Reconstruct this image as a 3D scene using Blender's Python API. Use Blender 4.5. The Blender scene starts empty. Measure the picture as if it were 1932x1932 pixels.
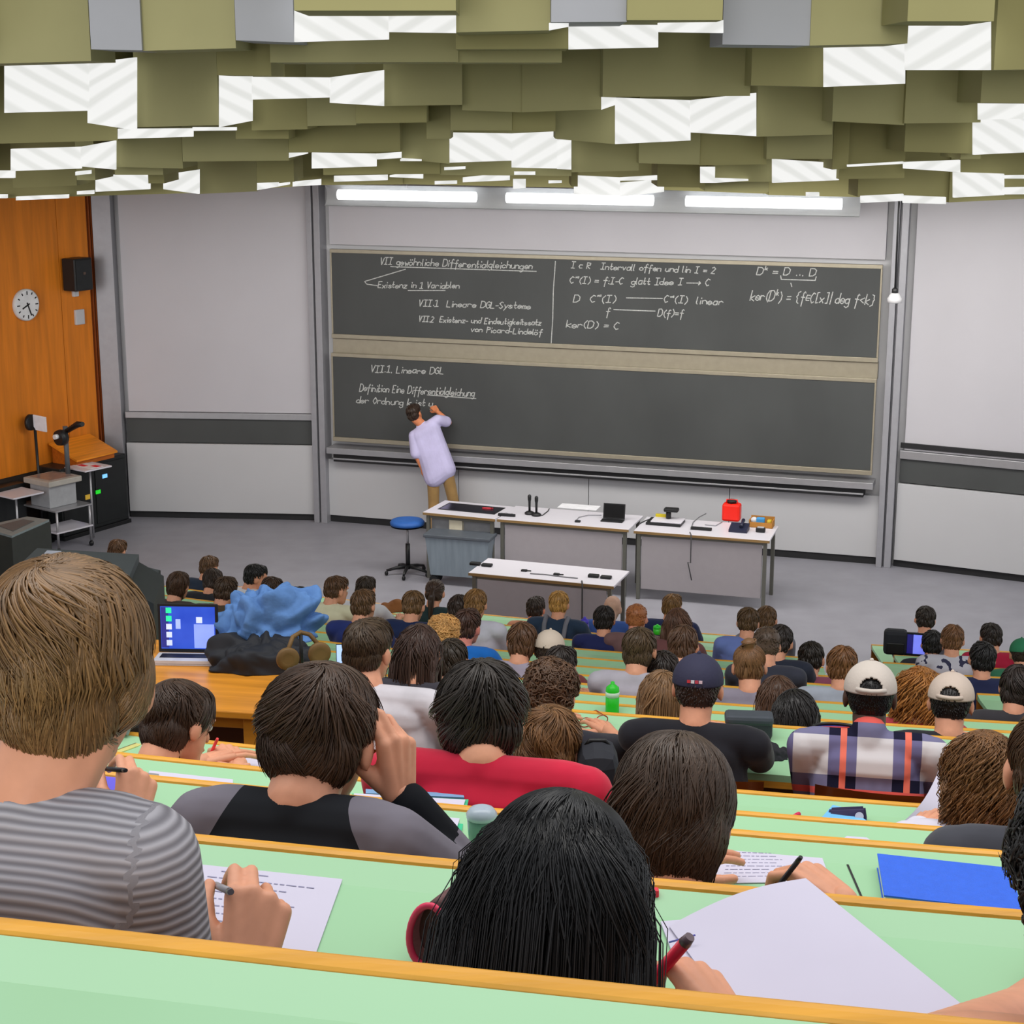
import bpy, bmesh, math, random
import numpy as np
from mathutils import Vector, Matrix, Quaternion, Euler
PI = math.pi
sc = bpy.context.scene
COL = sc.collection
rnd = random.Random(7)

# ------------------------------------------------------------------ camera
F, PP, PITCH, H = 3237.0, 966.0, math.radians(13.8), 5.43
CAMP = Vector((0, 0, H))
cd = bpy.data.cameras.new('camera'); cam = bpy.data.objects.new('camera', cd); COL.objects.link(cam)
cam.location = CAMP; cam.rotation_euler = (math.radians(90) - PITCH, 0, 0)
cd.sensor_width = 36; cd.lens = 36 * F / 1932; cd.clip_start = .05; cd.clip_end = 200
sc.camera = cam
sc.view_settings.view_transform = 'Standard'; sc.view_settings.look = 'None'
sc.view_settings.gamma = 1; sc.view_settings.exposure = 0.0; sc.view_settings.use_curve_mapping = False
try: sc.cycles.use_denoising = True
except Exception: pass

def ray(px, py):
    a, b = (px - PP) / F, -(py - PP) / F
    return Vector((a, math.cos(PITCH) + b * math.sin(PITCH), -math.sin(PITCH) + b * math.cos(PITCH)))
def PZ(px, py, z):                       # where the sight line meets a level
    d = ray(px, py); t = (z - H) / d.z
    return CAMP + d * t
def PY(px, py, Y):                       # ... or a depth
    d = ray(px, py); return CAMP + d * (Y / d.y)
def proj(p):
    v = Vector(p) - CAMP
    zc = v.y * math.cos(PITCH) - v.z * math.sin(PITCH)
    yc = v.y * math.sin(PITCH) + v.z * math.cos(PITCH)
    return PP + F * v.x / zc, PP - F * yc / zc

# ------------------------------------------------------------------ materials
def lin(c):
    c = c / 255.0
    return c / 12.92 if c <= .04045 else ((c + .055) / 1.055) ** 2.4
def L3(rgb, k=1.0): return tuple(min(1.0, lin(v) * k) for v in rgb) + (1.0,)
MATS = {}
def mat(key, rgb, rough=.6, var=.08, scale=12.0, stretch=(1, 1, 1), metal=0.0, spec=.4, bump=0.0, bscale=None, emit=0.0, alpha=1.0, trans=0.0, sheen=0.0):
    if key in MATS: return MATS[key]
    m = bpy.data.materials.new(key); m.use_nodes = True
    nt = m.node_tree; b = nt.nodes['Principled BSDF']
    b.inputs['Roughness'].default_value = rough; b.inputs['Metallic'].default_value = metal
    b.inputs['Specular IOR Level'].default_value = spec
    tc = nt.nodes.new('ShaderNodeTexCoord'); mp = nt.nodes.new('ShaderNodeMapping')
    mp.inputs['Scale'].default_value = stretch
    nt.links.new(tc.outputs['Object'], mp.inputs['Vector'])
    nz = nt.nodes.new('ShaderNodeTexNoise'); nz.inputs['Scale'].default_value = scale; nz.inputs['Detail'].default_value = 4
    nt.links.new(mp.outputs['Vector'], nz.inputs['Vector'])
    cr = nt.nodes.new('ShaderNodeValToRGB')
    c = L3(rgb); lo = tuple(v * (1 - var) for v in c[:3]) + (1,); hi = tuple(min(1, v * (1 + var)) for v in c[:3]) + (1,)
    cr.color_ramp.elements[0].position = .3; cr.color_ramp.elements[0].color = lo
    cr.color_ramp.elements[1].position = .7; cr.color_ramp.elements[1].color = hi
    nt.links.new(nz.outputs['Fac'], cr.inputs['Fac']); nt.links.new(cr.outputs['Color'], b.inputs['Base Color'])
    if bump:
        n2 = nt.nodes.new('ShaderNodeTexNoise'); n2.inputs['Scale'].default_value = bscale or scale * 3
        nt.links.new(mp.outputs['Vector'], n2.inputs['Vector'])
        bp = nt.nodes.new('ShaderNodeBump'); bp.inputs['Strength'].default_value = bump; bp.inputs['Distance'].default_value = .01
        nt.links.new(n2.outputs['Fac'], bp.inputs['Height']); nt.links.new(bp.outputs['Normal'], b.inputs['Normal'])
    if emit:
        nt.links.new(cr.outputs['Color'], b.inputs['Emission Color']); b.inputs['Emission Strength'].default_value = emit
    if trans: b.inputs['Transmission Weight'].default_value = trans
    if alpha < 1: b.inputs['Alpha'].default_value = alpha
    if sheen: b.inputs['Sheen Weight'].default_value = sheen
    MATS[key] = m
    return m
def cm(rgb, rough=.6, **k): return mat('c%d_%d_%d_%d' % (*rgb, int(rough * 100)), rgb, rough, **k)
def wood(key, rgb, stretch=(1, 14, 14), scale=2.0, var=.18, rough=.42):
    return mat(key, rgb, rough, var=var, scale=scale, stretch=stretch, spec=.35, bump=.05)

# ------------------------------------------------------------------ mesh helpers
def tag(o, label=None, cat=None, group=None, kind=None):
    if label: o['label'] = label
    if cat: o['category'] = cat
    if group: o['group'] = group
    if kind: o['kind'] = kind
    return o
def empty(name, loc=(0, 0, 0), rz=0.0, **k):
    o = bpy.data.objects.new(name, None); COL.objects.link(o); o.location = loc; o.rotation_euler = (0, 0, rz); o.empty_display_size = .1
    return tag(o, **k)
def link(name, me, m=None, parent=None, loc=None, rot=None, **k):
    o = bpy.data.objects.new(name, me); COL.objects.link(o)
    if m is not None:
        for x in (m if isinstance(m, (list, tuple)) else [m]): me.materials.append(x)
    if parent is not None: o.parent = parent
    if loc is not None: o.location = loc
    if rot is not None: o.rotation_euler = rot
    return tag(o, **k)
def meshof(bm, smooth=False):
    me = bpy.data.meshes.new('m'); bm.to_mesh(me); bm.free()
    if smooth:
        for p in me.polygons: p.use_smooth = True
    return me
class B:
    """collects shapes for ONE mesh"""
    def __init__(s): s.bm = bmesh.new()
    def box(s, lo, hi, bev=0.0, M=None, mi=0):
        vs = [s.bm.verts.new(((lo, hi)[i & 1][0], (lo, hi)[(i >> 1) & 1][1], (lo, hi)[(i >> 2) & 1][2])) for i in range(8)]
        fs = [s.bm.faces.new([vs[j] for j in q]) for q in ((0, 2, 3, 1), (4, 5, 7, 6), (0, 1, 5, 4), (2, 6, 7, 3), (0, 4, 6, 2), (1, 3, 7, 5))]
        for f in fs: f.material_index = mi
        new = vs
        if bev:
            es = list({e for f in fs for e in f.edges})
            r = bmesh.ops.bevel(s.bm, geom=es, offset=bev, segments=2, affect='EDGES', profile=.5)
            new = list({v for f in r['faces'] for v in f.verts} | {v for v in vs if v.is_valid})
        if M is not None: bmesh.ops.transform(s.bm, matrix=M, verts=new)
        return s
    def hexa(s, b4, t4, mi=0):            # bottom 4 points, top 4 points (same order)
        vs = [s.bm.verts.new(p) for p in list(b4) + list(t4)]
        for q in ((3, 2, 1, 0), (4, 5, 6, 7), (0, 1, 5, 4), (1, 2, 6, 5), (2, 3, 7, 6), (3, 0, 4, 7)):
            s.bm.faces.new([vs[j] for j in q]).material_index = mi
        return s
    def tube(s, pts, r, n=8, mi=0, cap=True, sx=1.0):
        pts = [Vector(p) for p in pts]; rs = r if isinstance(r, (list, tuple)) else [r] * len(pts)
        rings = []; up = None
        for i, p in enumerate(pts):
            t = (pts[min(i + 1, len(pts) - 1)] - pts[max(i - 1, 0)])
            if t.length < 1e-9: t = Vector((0, 0, 1))
            t.normalize()
            if up is None: up = Vector((0, 0, 1)) if abs(t.z) < .9 else Vector((1, 0, 0))
            a = t.cross(up)
            if a.length < 1e-6: a = t.orthogonal()
            a.normalize(); b = a.cross(t); up = b
            rings.append([s.bm.verts.new(p + (a * math.cos(2 * PI * k / n) * sx + b * math.sin(2 * PI * k / n)) * rs[i]) for k in range(n)])
        for i in range(len(rings) - 1):
            for k in range(n):
                f = s.bm.faces.new((rings[i][k], rings[i][(k + 1) % n], rings[i + 1][(k + 1) % n], rings[i + 1][k])); f.material_index = mi; f.smooth = True
        if cap:
            f = s.bm.faces.new(rings[0][::-1]); f.material_index = mi
            f = s.bm.faces.new(rings[-1]); f.material_index = mi
        return s
    def lathe(s, prof, c=(0, 0, 0), n=20, mi=0, sx=1, sy=1):
        rings = []
        for r, z in prof:
            rings.append([s.bm.verts.new((c[0] + r * sx * math.cos(2 * PI * k / n), c[1] + r * sy * math.sin(2 * PI * k / n), c[2] + z)) for k in range(n)])
        for i in range(len(rings) - 1):
            for k in range(n):
                f = s.bm.faces.new((rings[i][k], rings[i][(k + 1) % n], rings[i + 1][(k + 1) % n], rings[i + 1][k])); f.smooth = True; f.material_index = mi
        s.bm.faces.new(rings[0][::-1]).material_index = mi; s.bm.faces.new(rings[-1]).material_index = mi
        return s
    def ball(s, c, r, M=None, mi=0, n=10):
        q = bmesh.ops.create_uvsphere(s.bm, u_segments=n * 2, v_segments=n, radius=1.0)
        R = r if isinstance(r, (tuple, list)) else (r, r, r)
        T = Matrix.Translation(c) @ (M.to_4x4() if M is not None else Matrix()) @ Matrix.Diagonal((*R, 1))
        bmesh.ops.transform(s.bm, matrix=T, verts=q['verts'])
        for v in q['verts']:
            for f in v.link_faces: f.smooth = True; f.material_index = mi
        return s
    def sheet(s, grid, mi=0, th=0.0):     # grid of points, optional thickness downwards
        rows = [[s.bm.verts.new(p) for p in r] for r in grid]
        for i in range(len(rows) - 1):
            for j in range(len(rows[0]) - 1):
                f = s.bm.faces.new((rows[i][j], rows[i][j + 1], rows[i + 1][j + 1], rows[i + 1][j])); f.material_index = mi; f.smooth = True
        if th:
            fs = list(s.bm.faces)
            bmesh.ops.solidify(s.bm, geom=fs, thickness=th)
        return s
    def build(s, name, m=None, parent=None, smooth=False, **k):
        bmesh.ops.recalc_face_normals(s.bm, faces=s.bm.faces)
        return link(name, meshof(s.bm, smooth), m, parent, **k)

# remeshed body of capsules and ellipsoids
def capsule(bm, p0, p1, r0, r1, n=12):
    p0, p1 = Vector(p0), Vector(p1); ax = p1 - p0; Ln = ax.length
    if Ln < 1e-6: ax = Vector((0, 0, 1e-4)); Ln = 1e-4
    q = Vector((0, 0, 1)).rotation_difference(ax.normalized()).to_matrix()
    prof = [(r0 * math.sin(a), -r0 * math.cos(a)) for a in (.25, .7, 1.15, PI / 2)] + [(r1 * math.sin(a), Ln - r1 * math.cos(a)) for a in (PI / 2, 2.0, 2.45, 2.9)]
    rings = [[bm.verts.new(p0 + q @ Vector((r * math.cos(2 * PI * k / n), r * math.sin(2 * PI * k / n), z))) for k in range(n)] for r, z in prof]
    for i in range(len(rings) - 1):
        for k in range(n): bm.faces.new((rings[i][k], rings[i][(k + 1) % n], rings[i + 1][(k + 1) % n], rings[i + 1][k]))
    bm.faces.new(rings[0][::-1]); bm.faces.new(rings[-1])
def blob(prims, voxel, smooth=3):
    bm = bmesh.new()
    for p in prims:
        if p[0] == 'c': capsule(bm, *p[1:])
        else:
            _, c, r, M = p
            q = bmesh.ops.create_uvsphere(bm, u_segments=20, v_segments=12, radius=1.0)
            T = Matrix.Translation(c) @ (M.to_4x4() if M is not None else Matrix()) @ Matrix.Diagonal((*r, 1))
            bmesh.ops.transform(bm, matrix=T, verts=q['verts'])
    bmesh.ops.recalc_face_normals(bm, faces=bm.faces)
    me = bpy.data.meshes.new('t'); bm.to_mesh(me); bm.free()
    o = bpy.data.objects.new('t', me); COL.objects.link(o)
    md = o.modifiers.new('r', 'REMESH'); md.mode = 'VOXEL'; md.voxel_size = voxel
    if smooth:
        ms = o.modifiers.new('s', 'SMOOTH'); ms.iterations = smooth; ms.factor = .5
    dg = bpy.context.evaluated_depsgraph_get()
    r = bpy.data.meshes.new_from_object(o.evaluated_get(dg), depsgraph=dg)
    bpy.data.objects.remove(o); bpy.data.meshes.remove(me)
    r.materials.clear()
    r.polygons.foreach_set('use_smooth', [True] * len(r.polygons))
    return r
def joinmesh(me, bm2):
    """append a bmesh to a mesh (fingers, eyes)"""
    bm = bmesh.new(); bm.from_mesh(me)
    t = bpy.data.meshes.new('j'); bm2.to_mesh(t); bm2.free()
    bm.from_mesh(t); bm.to_mesh(me); bm.free(); bpy.data.meshes.remove(t)
    me.polygons.foreach_set('use_smooth', [True] * len(me.polygons))
    return me

# ------------------------------------------------------------------ rows of the raked hall
def row_dh(k):
    if k <= 4: return 1.3 + .88 * k, (.728, 1.049, 1.3525, 1.688, 1.995)[int(k)] if k >= 0 else .72 + .316 * k
    j = k - 5
    return 6.2 + .88 * j, 2.294 + .285 * j - .0046 * j * j
def row_phi(k): return math.radians(11.7 + 6.0 * k / 15)
def lipY(k, X):
    return row_dh(k)[0] - math.tan(row_phi(k)) * X + X * X / 50.0
def deskz(k): return H - row_dh(k)[1]
def floorz(k): return max(0.0, deskz(k) - .74)
def on_row(px, k, dy=0.0, z=None):
    """point of row k that the photo shows at column px, dy metres in front of (+) / behind (-) the desk's far lip"""
    X = 0.0
    for _ in range(12):
        Y = lipY(k, X) + dy
        zz = deskz(k) if z is None else z
        zc = Y * math.cos(PITCH) - (zz - H) * math.sin(PITCH)
        X = (px - PP) / F * zc
    return Vector((X, lipY(k, X) + dy, zz))
# ------------------------------------------------------------------ setting
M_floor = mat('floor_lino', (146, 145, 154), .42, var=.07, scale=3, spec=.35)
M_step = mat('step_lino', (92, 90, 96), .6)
M_white = mat('white_laminate', (190, 190, 193), .45, var=.015, scale=2)
M_screen = mat('screen_cloth', (188, 186, 192), .75, var=.02, scale=1.5)
M_board = mat('slate_board', (72, 74, 74), .62, var=.12, scale=1.2, stretch=(1, 1, .6), spec=.3)
M_alu = mat('anodised_aluminium', (176, 176, 180), .35, var=.04, metal=.55)
M_ltan = mat('brushed_tan_metal', (164, 156, 138), .4, var=.05, metal=.4)
M_post = mat('grey_post', (160, 160, 166), .45, var=.04, metal=.25)
M_dark = mat('dark_gap', (34, 34, 36), .6)
M_black = mat('black_plastic', (26, 27, 29), .45, var=.1)
M_owood = wood('orange_wall_wood', (212, 122, 28), stretch=(9, 9, .7), scale=1.6, var=.15, rough=.5)
M_rwood = wood('red_wall_wood', (135, 66, 24), stretch=(9, 9, .7), scale=2, var=.2)
M_lip = wood('desk_lip_wood', (226, 163, 58), stretch=(.6, 14, 14), scale=3, var=.14, rough=.38)
M_green = mat('green_linoleum', (161, 208, 164), .38, var=.02, scale=2, spec=.3)
M_panelw = wood('desk_panel_wood', (150, 92, 34), stretch=(.6, 8, 8), scale=2)
M_ceil = mat('olive_ceiling_panel', (166, 162, 118), .8, var=.04, scale=1.5, spec=.15)
M_ceil_d = mat('dark_olive_ceiling_panel', (160, 155, 108), .8, var=.04, scale=1.5, spec=.15)
M_ceil_b = mat('grey_ceiling_panel', (170, 172, 178), .7, var=.04, scale=1.5, spec=.15)

LP = PZ(613, 981, 0); RP = PZ(1664, 1064, 0)
class Plane:
    def __init__(s, o, d):
        s.o = Vector((o.x, o.y, 0)); s.d = Vector((d.x, d.y, 0)).normalized(); s.n = Vector((s.d.y, -s.d.x, 0))   # n faces the audience
        s.ang = math.atan2(s.d.y, s.d.x)
        s.M = Matrix(((s.d.x, -s.n.x, 0, s.o.x), (s.d.y, -s.n.y, 0, s.o.y), (0, 0, 1, 0), (0, 0, 0, 1)))          # local (u, depth into the wall, z)
    def uz(s, px, py, off=0.0):
        d = ray(px, py); o = s.o + s.n * off
        t = ((o - CAMP).dot(s.n)) / d.dot(s.n); p = CAMP + d * t
        return (p - o).dot(s.d), p.z
    def at(s, u, z, off=0.0): return s.o + s.d * u + s.n * off + Vector((0, 0, z))
    def box(s, b, u0, u1, z0, z1, f, k, bev=0.0): # front face 'f' metres before the plane, back face 'k' before it
        return b.box((u0, -f, z0), (u1, -k, z1), bev)
def rot2(d, deg):
    a = math.radians(deg); return Vector((d.x * math.cos(a) - d.y * math.sin(a), d.x * math.sin(a) + d.y * math.cos(a), 0))
WC = Plane(LP, RP - LP)
print('centre bay', (RP - LP).length, 'yaw', math.degrees(WC.ang), LP, RP)
lend = PZ(240, 974, 0); rend = PZ(1932, 1097, 0); R0 = PZ(1680, 1066, 0)
WL = Plane(LP, LP - lend); WR = Plane(R0, rend - R0)
print('yaw l r', math.degrees(WL.ang), math.degrees(WR.ang), (LP - lend).length)
def wobj(pl, name, build, m, parent=None, bev=.004, **k):
    b = B()
    for args in build: pl.box(b, *args, bev)
    o = b.build(name, m, parent)
    if parent is None: o.matrix_world = pl.M
    return tag(o, **k)

# floor: stage and terraces
b = B()
def strip(b, c0, c1, z0, z1, xs):
    g = [[(x, c0(x), z0) for x in xs], [(x, c1(x), z1) for x in xs]]
    b.sheet(g)
XS = [-7 + .5 * i for i in range(31)]
cur = lambda k: (lambda x: lipY(k, x) + .02)
b.box((-9, -2, -3.0), (10, 26, -.3))
fo = B()
g = [[(x, y, 0) for x in (-9, -3, 3, 10)] for y in (9, 15, 20, 26)]
fo.sheet(g)
stage = fo.build('floor', M_floor, kind='structure', label='grey lecture hall floor in front of the blackboards')
b2 = B()
for k in range(-1, 16):
    z = floorz(k)
    lo = (lambda x: lipY(k - 1, x) + .02) if k > -1 else (lambda x: -2.5)
    strip(b2, lo, cur(k), z, z, XS)
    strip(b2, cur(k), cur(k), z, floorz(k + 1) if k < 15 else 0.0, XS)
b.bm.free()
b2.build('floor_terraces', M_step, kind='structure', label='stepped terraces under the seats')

# ---- centre bay
U = lambda px, py, off=0.0, pl=WC: pl.uz(px, py, off)
uL = U(634, 700)[0]; uR = U(1654, 760)[0]
W0, W1 = 0.0, (RP - LP).length
def zc(py): return U(640, py, .1)[1]
zs = {k: zc(v) for k, v in dict(top=462, b1t=477, b1b=630, r1=641, b2f=662, b2t=672, b2b=823, led=838, tray=852, slot=868, wh=975).items()}
print({k: round(v, 2) for k, v in zs.items()}, uL, uR, W1)
wobj(WC, 'wall_back', [(-.3, W1 + .3, 0, 6.5, -.05, -.25)], M_white, kind='structure', label='white back wall behind the blackboards')
e = wobj(WC, 'projection_screen', [(uL - .02, uR + .02, zs['top'], 4.6, .06, -.04)], M_screen)
tag(e, 'pale grey projection panel above the big blackboard', 'screen')
def board(pl, name, lbl, u0, u1, zb, zt, f, fr=.035, depth=.04):
    root = empty(name); root.matrix_world = pl.M; tag(root, lbl, 'blackboard')
    wobj(pl, 'writing_surface', [(u0 + fr * .6, u1 - fr * .6, zb, zt, f, f - depth)], M_board, root, bev=.003)
    wobj(pl, 'frame', [(u0, u1, zt, zt + fr * 1.3, f + .012, f - depth), (u0, u1, zb - fr * 1.5, zb, f + .02, f - depth),
                       (u0, u0 + fr * .6, zb, zt, f + .008, f - depth), (u1 - fr * .6, u1, zb, zt, f + .008, f - depth)], M_ltan, root)
    return root
bd1 = board(WC, 'blackboard', 'upper blackboard covered with rows of chalk formulas', uL, uR, zs['b1b'], zs['b1t'], .10)
bd2 = board(WC, 'blackboard', 'lower blackboard with three short chalk lines, the lecturer writing on it', uL, uR, zs['b2b'], zs['b2t'], .14)
e = wobj(WC, 'board_rail', [(uL, uR, zs['b2t'] + .03, zs['b1b'] - .06, .08, -.04)], M_ltan)
tag(e, 'tan metal band between the upper and lower blackboards', 'panel')
t = empty('chalk_tray'); t.matrix_world = WC.M; tag(t, 'long metal chalk tray under the lower blackboard', 'tray')
wobj(WC, 'ledge', [(uL - .05, uR + .03, zs['tray'], zs['led'] - .02, .26, -.04)], M_alu, t)
wobj(WC, 'slot', [(uL + .02, uR - .08, zs['slot'], zs['tray'], .20, -.04)], M_dark, t)
wobj(WC, 'rail', [(uL + .02, uR - .08, zs['slot'] + .03, zs['slot'] + .05, .215, .2)], M_alu, t)
zw = U(640, 975, .06)[1]
nP = 4; cuts = [W0 + .03, U(868, 900)[0], U(1113, 900)[0], U(1378, 930)[0], W1 - .03]
wobj(WC, 'trim_1', [(cuts[i] + .004, cuts[i + 1] - .004, .09, zs['slot'] - .004, .06, -.04) for i in range(nP)], M_white, kind='structure', label='white wall panels under the chalk tray')
wobj(WC, 'baseboard_back', [(W0, W1, 0, .085, .04, -.04)], M_dark, kind='structure')
for i, (u0, u1) in enumerate(((-.08, .10), (W1 - .06, W1 + .11))):
    wobj(WC, 'trim_%d' % (i + 2), [(u0, u0 + (u1 - u0) * .40, 0, 6, .16, -.06), (u0 + (u1 - u0) * .55, u1, 0, 6, .16, -.06), (u0 + (u1 - u0) * .40, u0 + (u1 - u0) * .55, 0, 6, .06, -.06)], M_post, kind='structure')

# ---- side bays
def side_bay(pl, left, u0, u1, ys, name):
    wobj(pl, 'wall_' + name, [(u0 - .05, u1 + .05, 0, 6.5, -.06, -.2)], M_white, kind='structure')
    lab = 'beside the wood wall' if left else 'on the bay past the hanging pendant'
    px = 420 if left else 1720
    z = lambda py: pl.uz(px, py, .05)[1]
    s = wobj(pl, 'projection_screen', [(u0 + .06, (u1 if left else 2.9) - .02, z(ys[1]), 4.5 if left else WR.uz(1900, 368)[1], .05, -.02)], M_screen)
    tag(s, 'tall pale projection screen ' + lab, 'screen')
    r = wobj(pl, 'screen_rail', [(u0 + .02, u1, z(ys[2]), z(ys[1]) - .005, .09, -.02)], M_alu)
    tag(r, 'aluminium rail under the screen ' + lab, 'rail')
    d = wobj(pl, 'blackboard', [(u0 + .02, u1, z(ys[3]), z(ys[2]) - .005, .05, -.02)], M_board)
    tag(d, 'narrow dark board strip under the screen ' + lab, 'blackboard')
    wobj(pl, 'trim_%s' % name, [(u0 + .01, u1, .09, z(ys[3]) - .012, .07, -.04)], M_white, kind='structure', label='white lower wall panel')
    wobj(pl, 'baseboard_' + name, [(u0, u1, 0, .085, .03, -.04)], M_dark, kind='structure')
uL0 = WL.uz(236, 760)[0]
side_bay(WL, True, uL0, -.09, (378, 778, 790, 836), 'left')
side_bay(WR, False, .04, 4.5, (390, 850, 866, 912), 'right')
e = wobj(WR, 'board_rail', [(.06, 4.48, WR.uz(1720, 846, .05)[1] , WR.uz(1720, 836, .05)[1], .075, .053)], M_dark)
tag(e, 'dark rail crossing the bottom of the screen past the pendant', 'rail')
wobj(WL, 'trim_4', [(uL0 - .26, uL0 - .02, 0, 6, .12, -.06)], M_post, kind='structure')

# ---- wood side wall
c0 = WL.at(uL0 - .26, 0)
dirw = rot2(Vector((0, 1, 0)), -32)
WS = Plane(c0 - dirw * .01, dirw)                    # runs from the audience to the corner: local u negative towards us
b = B()
seams = [-5.0, -2.05, -.62]
us = WS.uz(168, 560)[0]
um = WS.uz(112, 560)[0]
print('side wall u', us, um)
for a, c in ((-6.0, um), (um, us)):
    WS.box(b, a + .004, c - .004, .85, 6.5, .03, -.1)
o = b.build('wall_side', M_owood, kind='structure', label='orange wood panelled side wall'); o.matrix_world = WS.M
b = B()
n = 7
for i in range(n):
    a = us + (0 - us) * i / n; c = us + (0 - us) * (i + 1) / n
    WS.box(b, a + .006, c - .006, 0, 6.5, .02 + .02 * (i % 2), -.1)
o = b.build('trim_5', M_rwood, kind='structure', label='reddish slatted wood strip at the corner of the side wall'); o.matrix_world = WS.M
wobj(WS, 'baseboard_side', [(-6, us, 0, .845, .01, -.1)], mat('dark_dado', (44, 34, 28), .6), kind='structure')

# ------------------------------------------------------------------ desks
def sweep(b, k, xa, xb, prof, mi=0):
    """profile of (dy from lip, dz from desk top) swept along the row"""
    n = max(2, int((xb - xa) / .3)); xs = [xa + (xb - xa) * i / n for i in range(n + 1)]
    rings = [[b.bm.verts.new((x, lipY(k, x) + p[0], deskz(k) + p[1])) for p in prof] for x in xs]
    m = len(prof)
    for i in range(n):
        for j in range(m):
            b.bm.faces.new((rings[i][j], rings[i][(j + 1) % m], rings[i + 1][(j + 1) % m], rings[i + 1][j])).material_index = mi
    b.bm.faces.new(rings[0][::-1]).material_index = mi; b.bm.faces.new(rings[-1]).material_index = mi
LIPW, LIPH = .03, .018
ordn = ['nearest', 'second', 'third', 'fourth', 'fifth', 'sixth', 'seventh', 'eighth', 'ninth', 'tenth', 'eleventh', 'twelfth', 'thirteenth', 'fourteenth', 'fifteenth', 'front']
def desk(k, xa, xb, lbl):
    root = empty('lecture_desk', (0, 0, 0)); tag(root, lbl, 'desk', group='long green lecture desks in curved rows')
    dp = .46 if k >= 5 else .42
    b = B(); sweep(b, k, xa, xb, [(-dp, 0), (-.085, 0), (-.03, .012), (-.028, -.025), (-dp, -.025)]); b.build('desktop', M_green, root)
    b = B(); r = .011
    sweep(b, k, xa, xb, [(-LIPW, -.03), (-LIPW, LIPH - r), (-LIPW + .004, LIPH - .003), (-LIPW + r, LIPH), (-r, LIPH), (-.004, LIPH - .003), (0, LIPH - r), (0, -.03)]); b.build('front_lip', M_lip, root)
    b = B(); zb = floorz(min(k + 1, 15)) - deskz(k) + .08 if k < 15 else -.66
    sweep(b, k, xa, xb, [(-.03, -.025), (-.012, -.025), (-.012, zb), (-.03, zb)]); b.build('front_panel', M_panelw, root)
    b = B(); sweep(b, k, xa, xb, [(-dp, -.025), (-dp + .02, -.025), (-dp + .02, -.05), (-dp, -.05)]); b.build('rear_edge', M_lip, root)
    x = xa + .25
    while x < xb:
        b = B(); y = lipY(k, x); b.box((x - .02, y - .12, floorz(k)), (x + .02, y - .032, deskz(k) - .026), .004)
        b.build('support', M_panelw, root); x += 1.9
    if k != 4 and k < 15 and k != 15:
        kk = k + 1; zf = floorz(kk)
        b = B(); n = 8
        sweep(b, k, xa, xb, [(.04, zf + .42 - deskz(k)), (.33, zf + .42 - deskz(k)), (.33, zf + .44 - deskz(k)), (.04, zf + .44 - deskz(k))]); b.build('bench_seat', M_panelw, root)
        x = xa + .3
        while x < xb:
            b = B(); y = lipY(k, x); b.box((x - .02, y + .08, zf), (x + .02, y + .3, zf + .42), .004); b.build('bench_support', M_panelw, root); x += 2.2
    return root
ends = {}
for k in range(16):
    wide = .34 * (row_dh(k)[0] + 1.2) + .6
    xa = -wide; xb = wide
    if 5 <= k <= 8: xa = -.80
    if 9 <= k: xa = max(-wide, -3.35)
    if 9 <= k <= 10: xa = -1.5
    if k >= 8:
        xb = 2.25
    ends[k] = (xa, xb)
    where = {0: 'nearest green desk, empty, across the bottom of the view', 15: 'front green desk, closest to the stage tables'}
    desk(k, xa, xb, where.get(k, 'long light green desk with wooden lip, %s row counted from the nearest' % ordn[k]))
    if k >= 8:
        desk(k, 2.85 if k < 14 else 3.12, 6.2, 'short green desk in the block across the aisle, level with the %s row' % ordn[k])

for k, px in ((2, 1622), (3, 1690), (6, 1020), (7, 1290)):
    r = [o for o in COL.objects if o.name.startswith('lecture_desk') and o.get('label', '').find(ordn[k] + ' row') > 0 and 'block' not in o['label']][0]
    q = on_row(px, k, -.2); b = B(); b.hexa([(q.x + dx, lipY(k, q.x) + dy, deskz(k) + .0005) for dx, dy in ((-.0012, -.40), (.0012, -.40), (.0012, -.088), (-.0012, -.088))], [(q.x + dx, lipY(k, q.x) + dy, deskz(k) + .0012) for dx, dy in ((-.002, -.40), (.002, -.40), (.002, -.088), (-.002, -.088))]); b.build('joint_line', M_dark, r)
# ------------------------------------------------------------------ ceiling of hanging blocks, light on some faces put in as emission
def ceilY(y):
    if y <= 340: return 11.5 + (y - 78) * 5 / 262
    return 16.5 + (y - 340) * 2.7 / 38
def glow_face_mat():  # streaked glow stands for light that concealed lamps throw on the block faces
    m = bpy.data.materials.new('lit_face_glow'); m.use_nodes = True; nt = m.node_tree; b = nt.nodes['Principled BSDF']
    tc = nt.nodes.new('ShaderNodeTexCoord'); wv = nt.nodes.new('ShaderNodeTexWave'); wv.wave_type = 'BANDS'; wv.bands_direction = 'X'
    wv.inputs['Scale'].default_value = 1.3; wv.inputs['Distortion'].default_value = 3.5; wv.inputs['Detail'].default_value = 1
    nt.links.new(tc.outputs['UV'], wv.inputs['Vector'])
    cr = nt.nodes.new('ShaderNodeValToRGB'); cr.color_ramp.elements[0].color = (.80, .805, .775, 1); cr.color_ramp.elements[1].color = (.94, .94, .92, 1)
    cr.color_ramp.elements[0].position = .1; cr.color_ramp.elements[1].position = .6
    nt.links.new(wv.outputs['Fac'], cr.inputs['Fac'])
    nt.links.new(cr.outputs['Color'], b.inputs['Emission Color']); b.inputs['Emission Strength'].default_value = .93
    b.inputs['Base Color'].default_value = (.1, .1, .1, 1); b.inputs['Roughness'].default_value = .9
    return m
M_lum = glow_face_mat()
M_lumtop = M_lum
ceil = empty('ceiling'); tag(ceil, 'stepped olive acoustic ceiling with lit faces drawn as glow', kind='structure')
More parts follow.
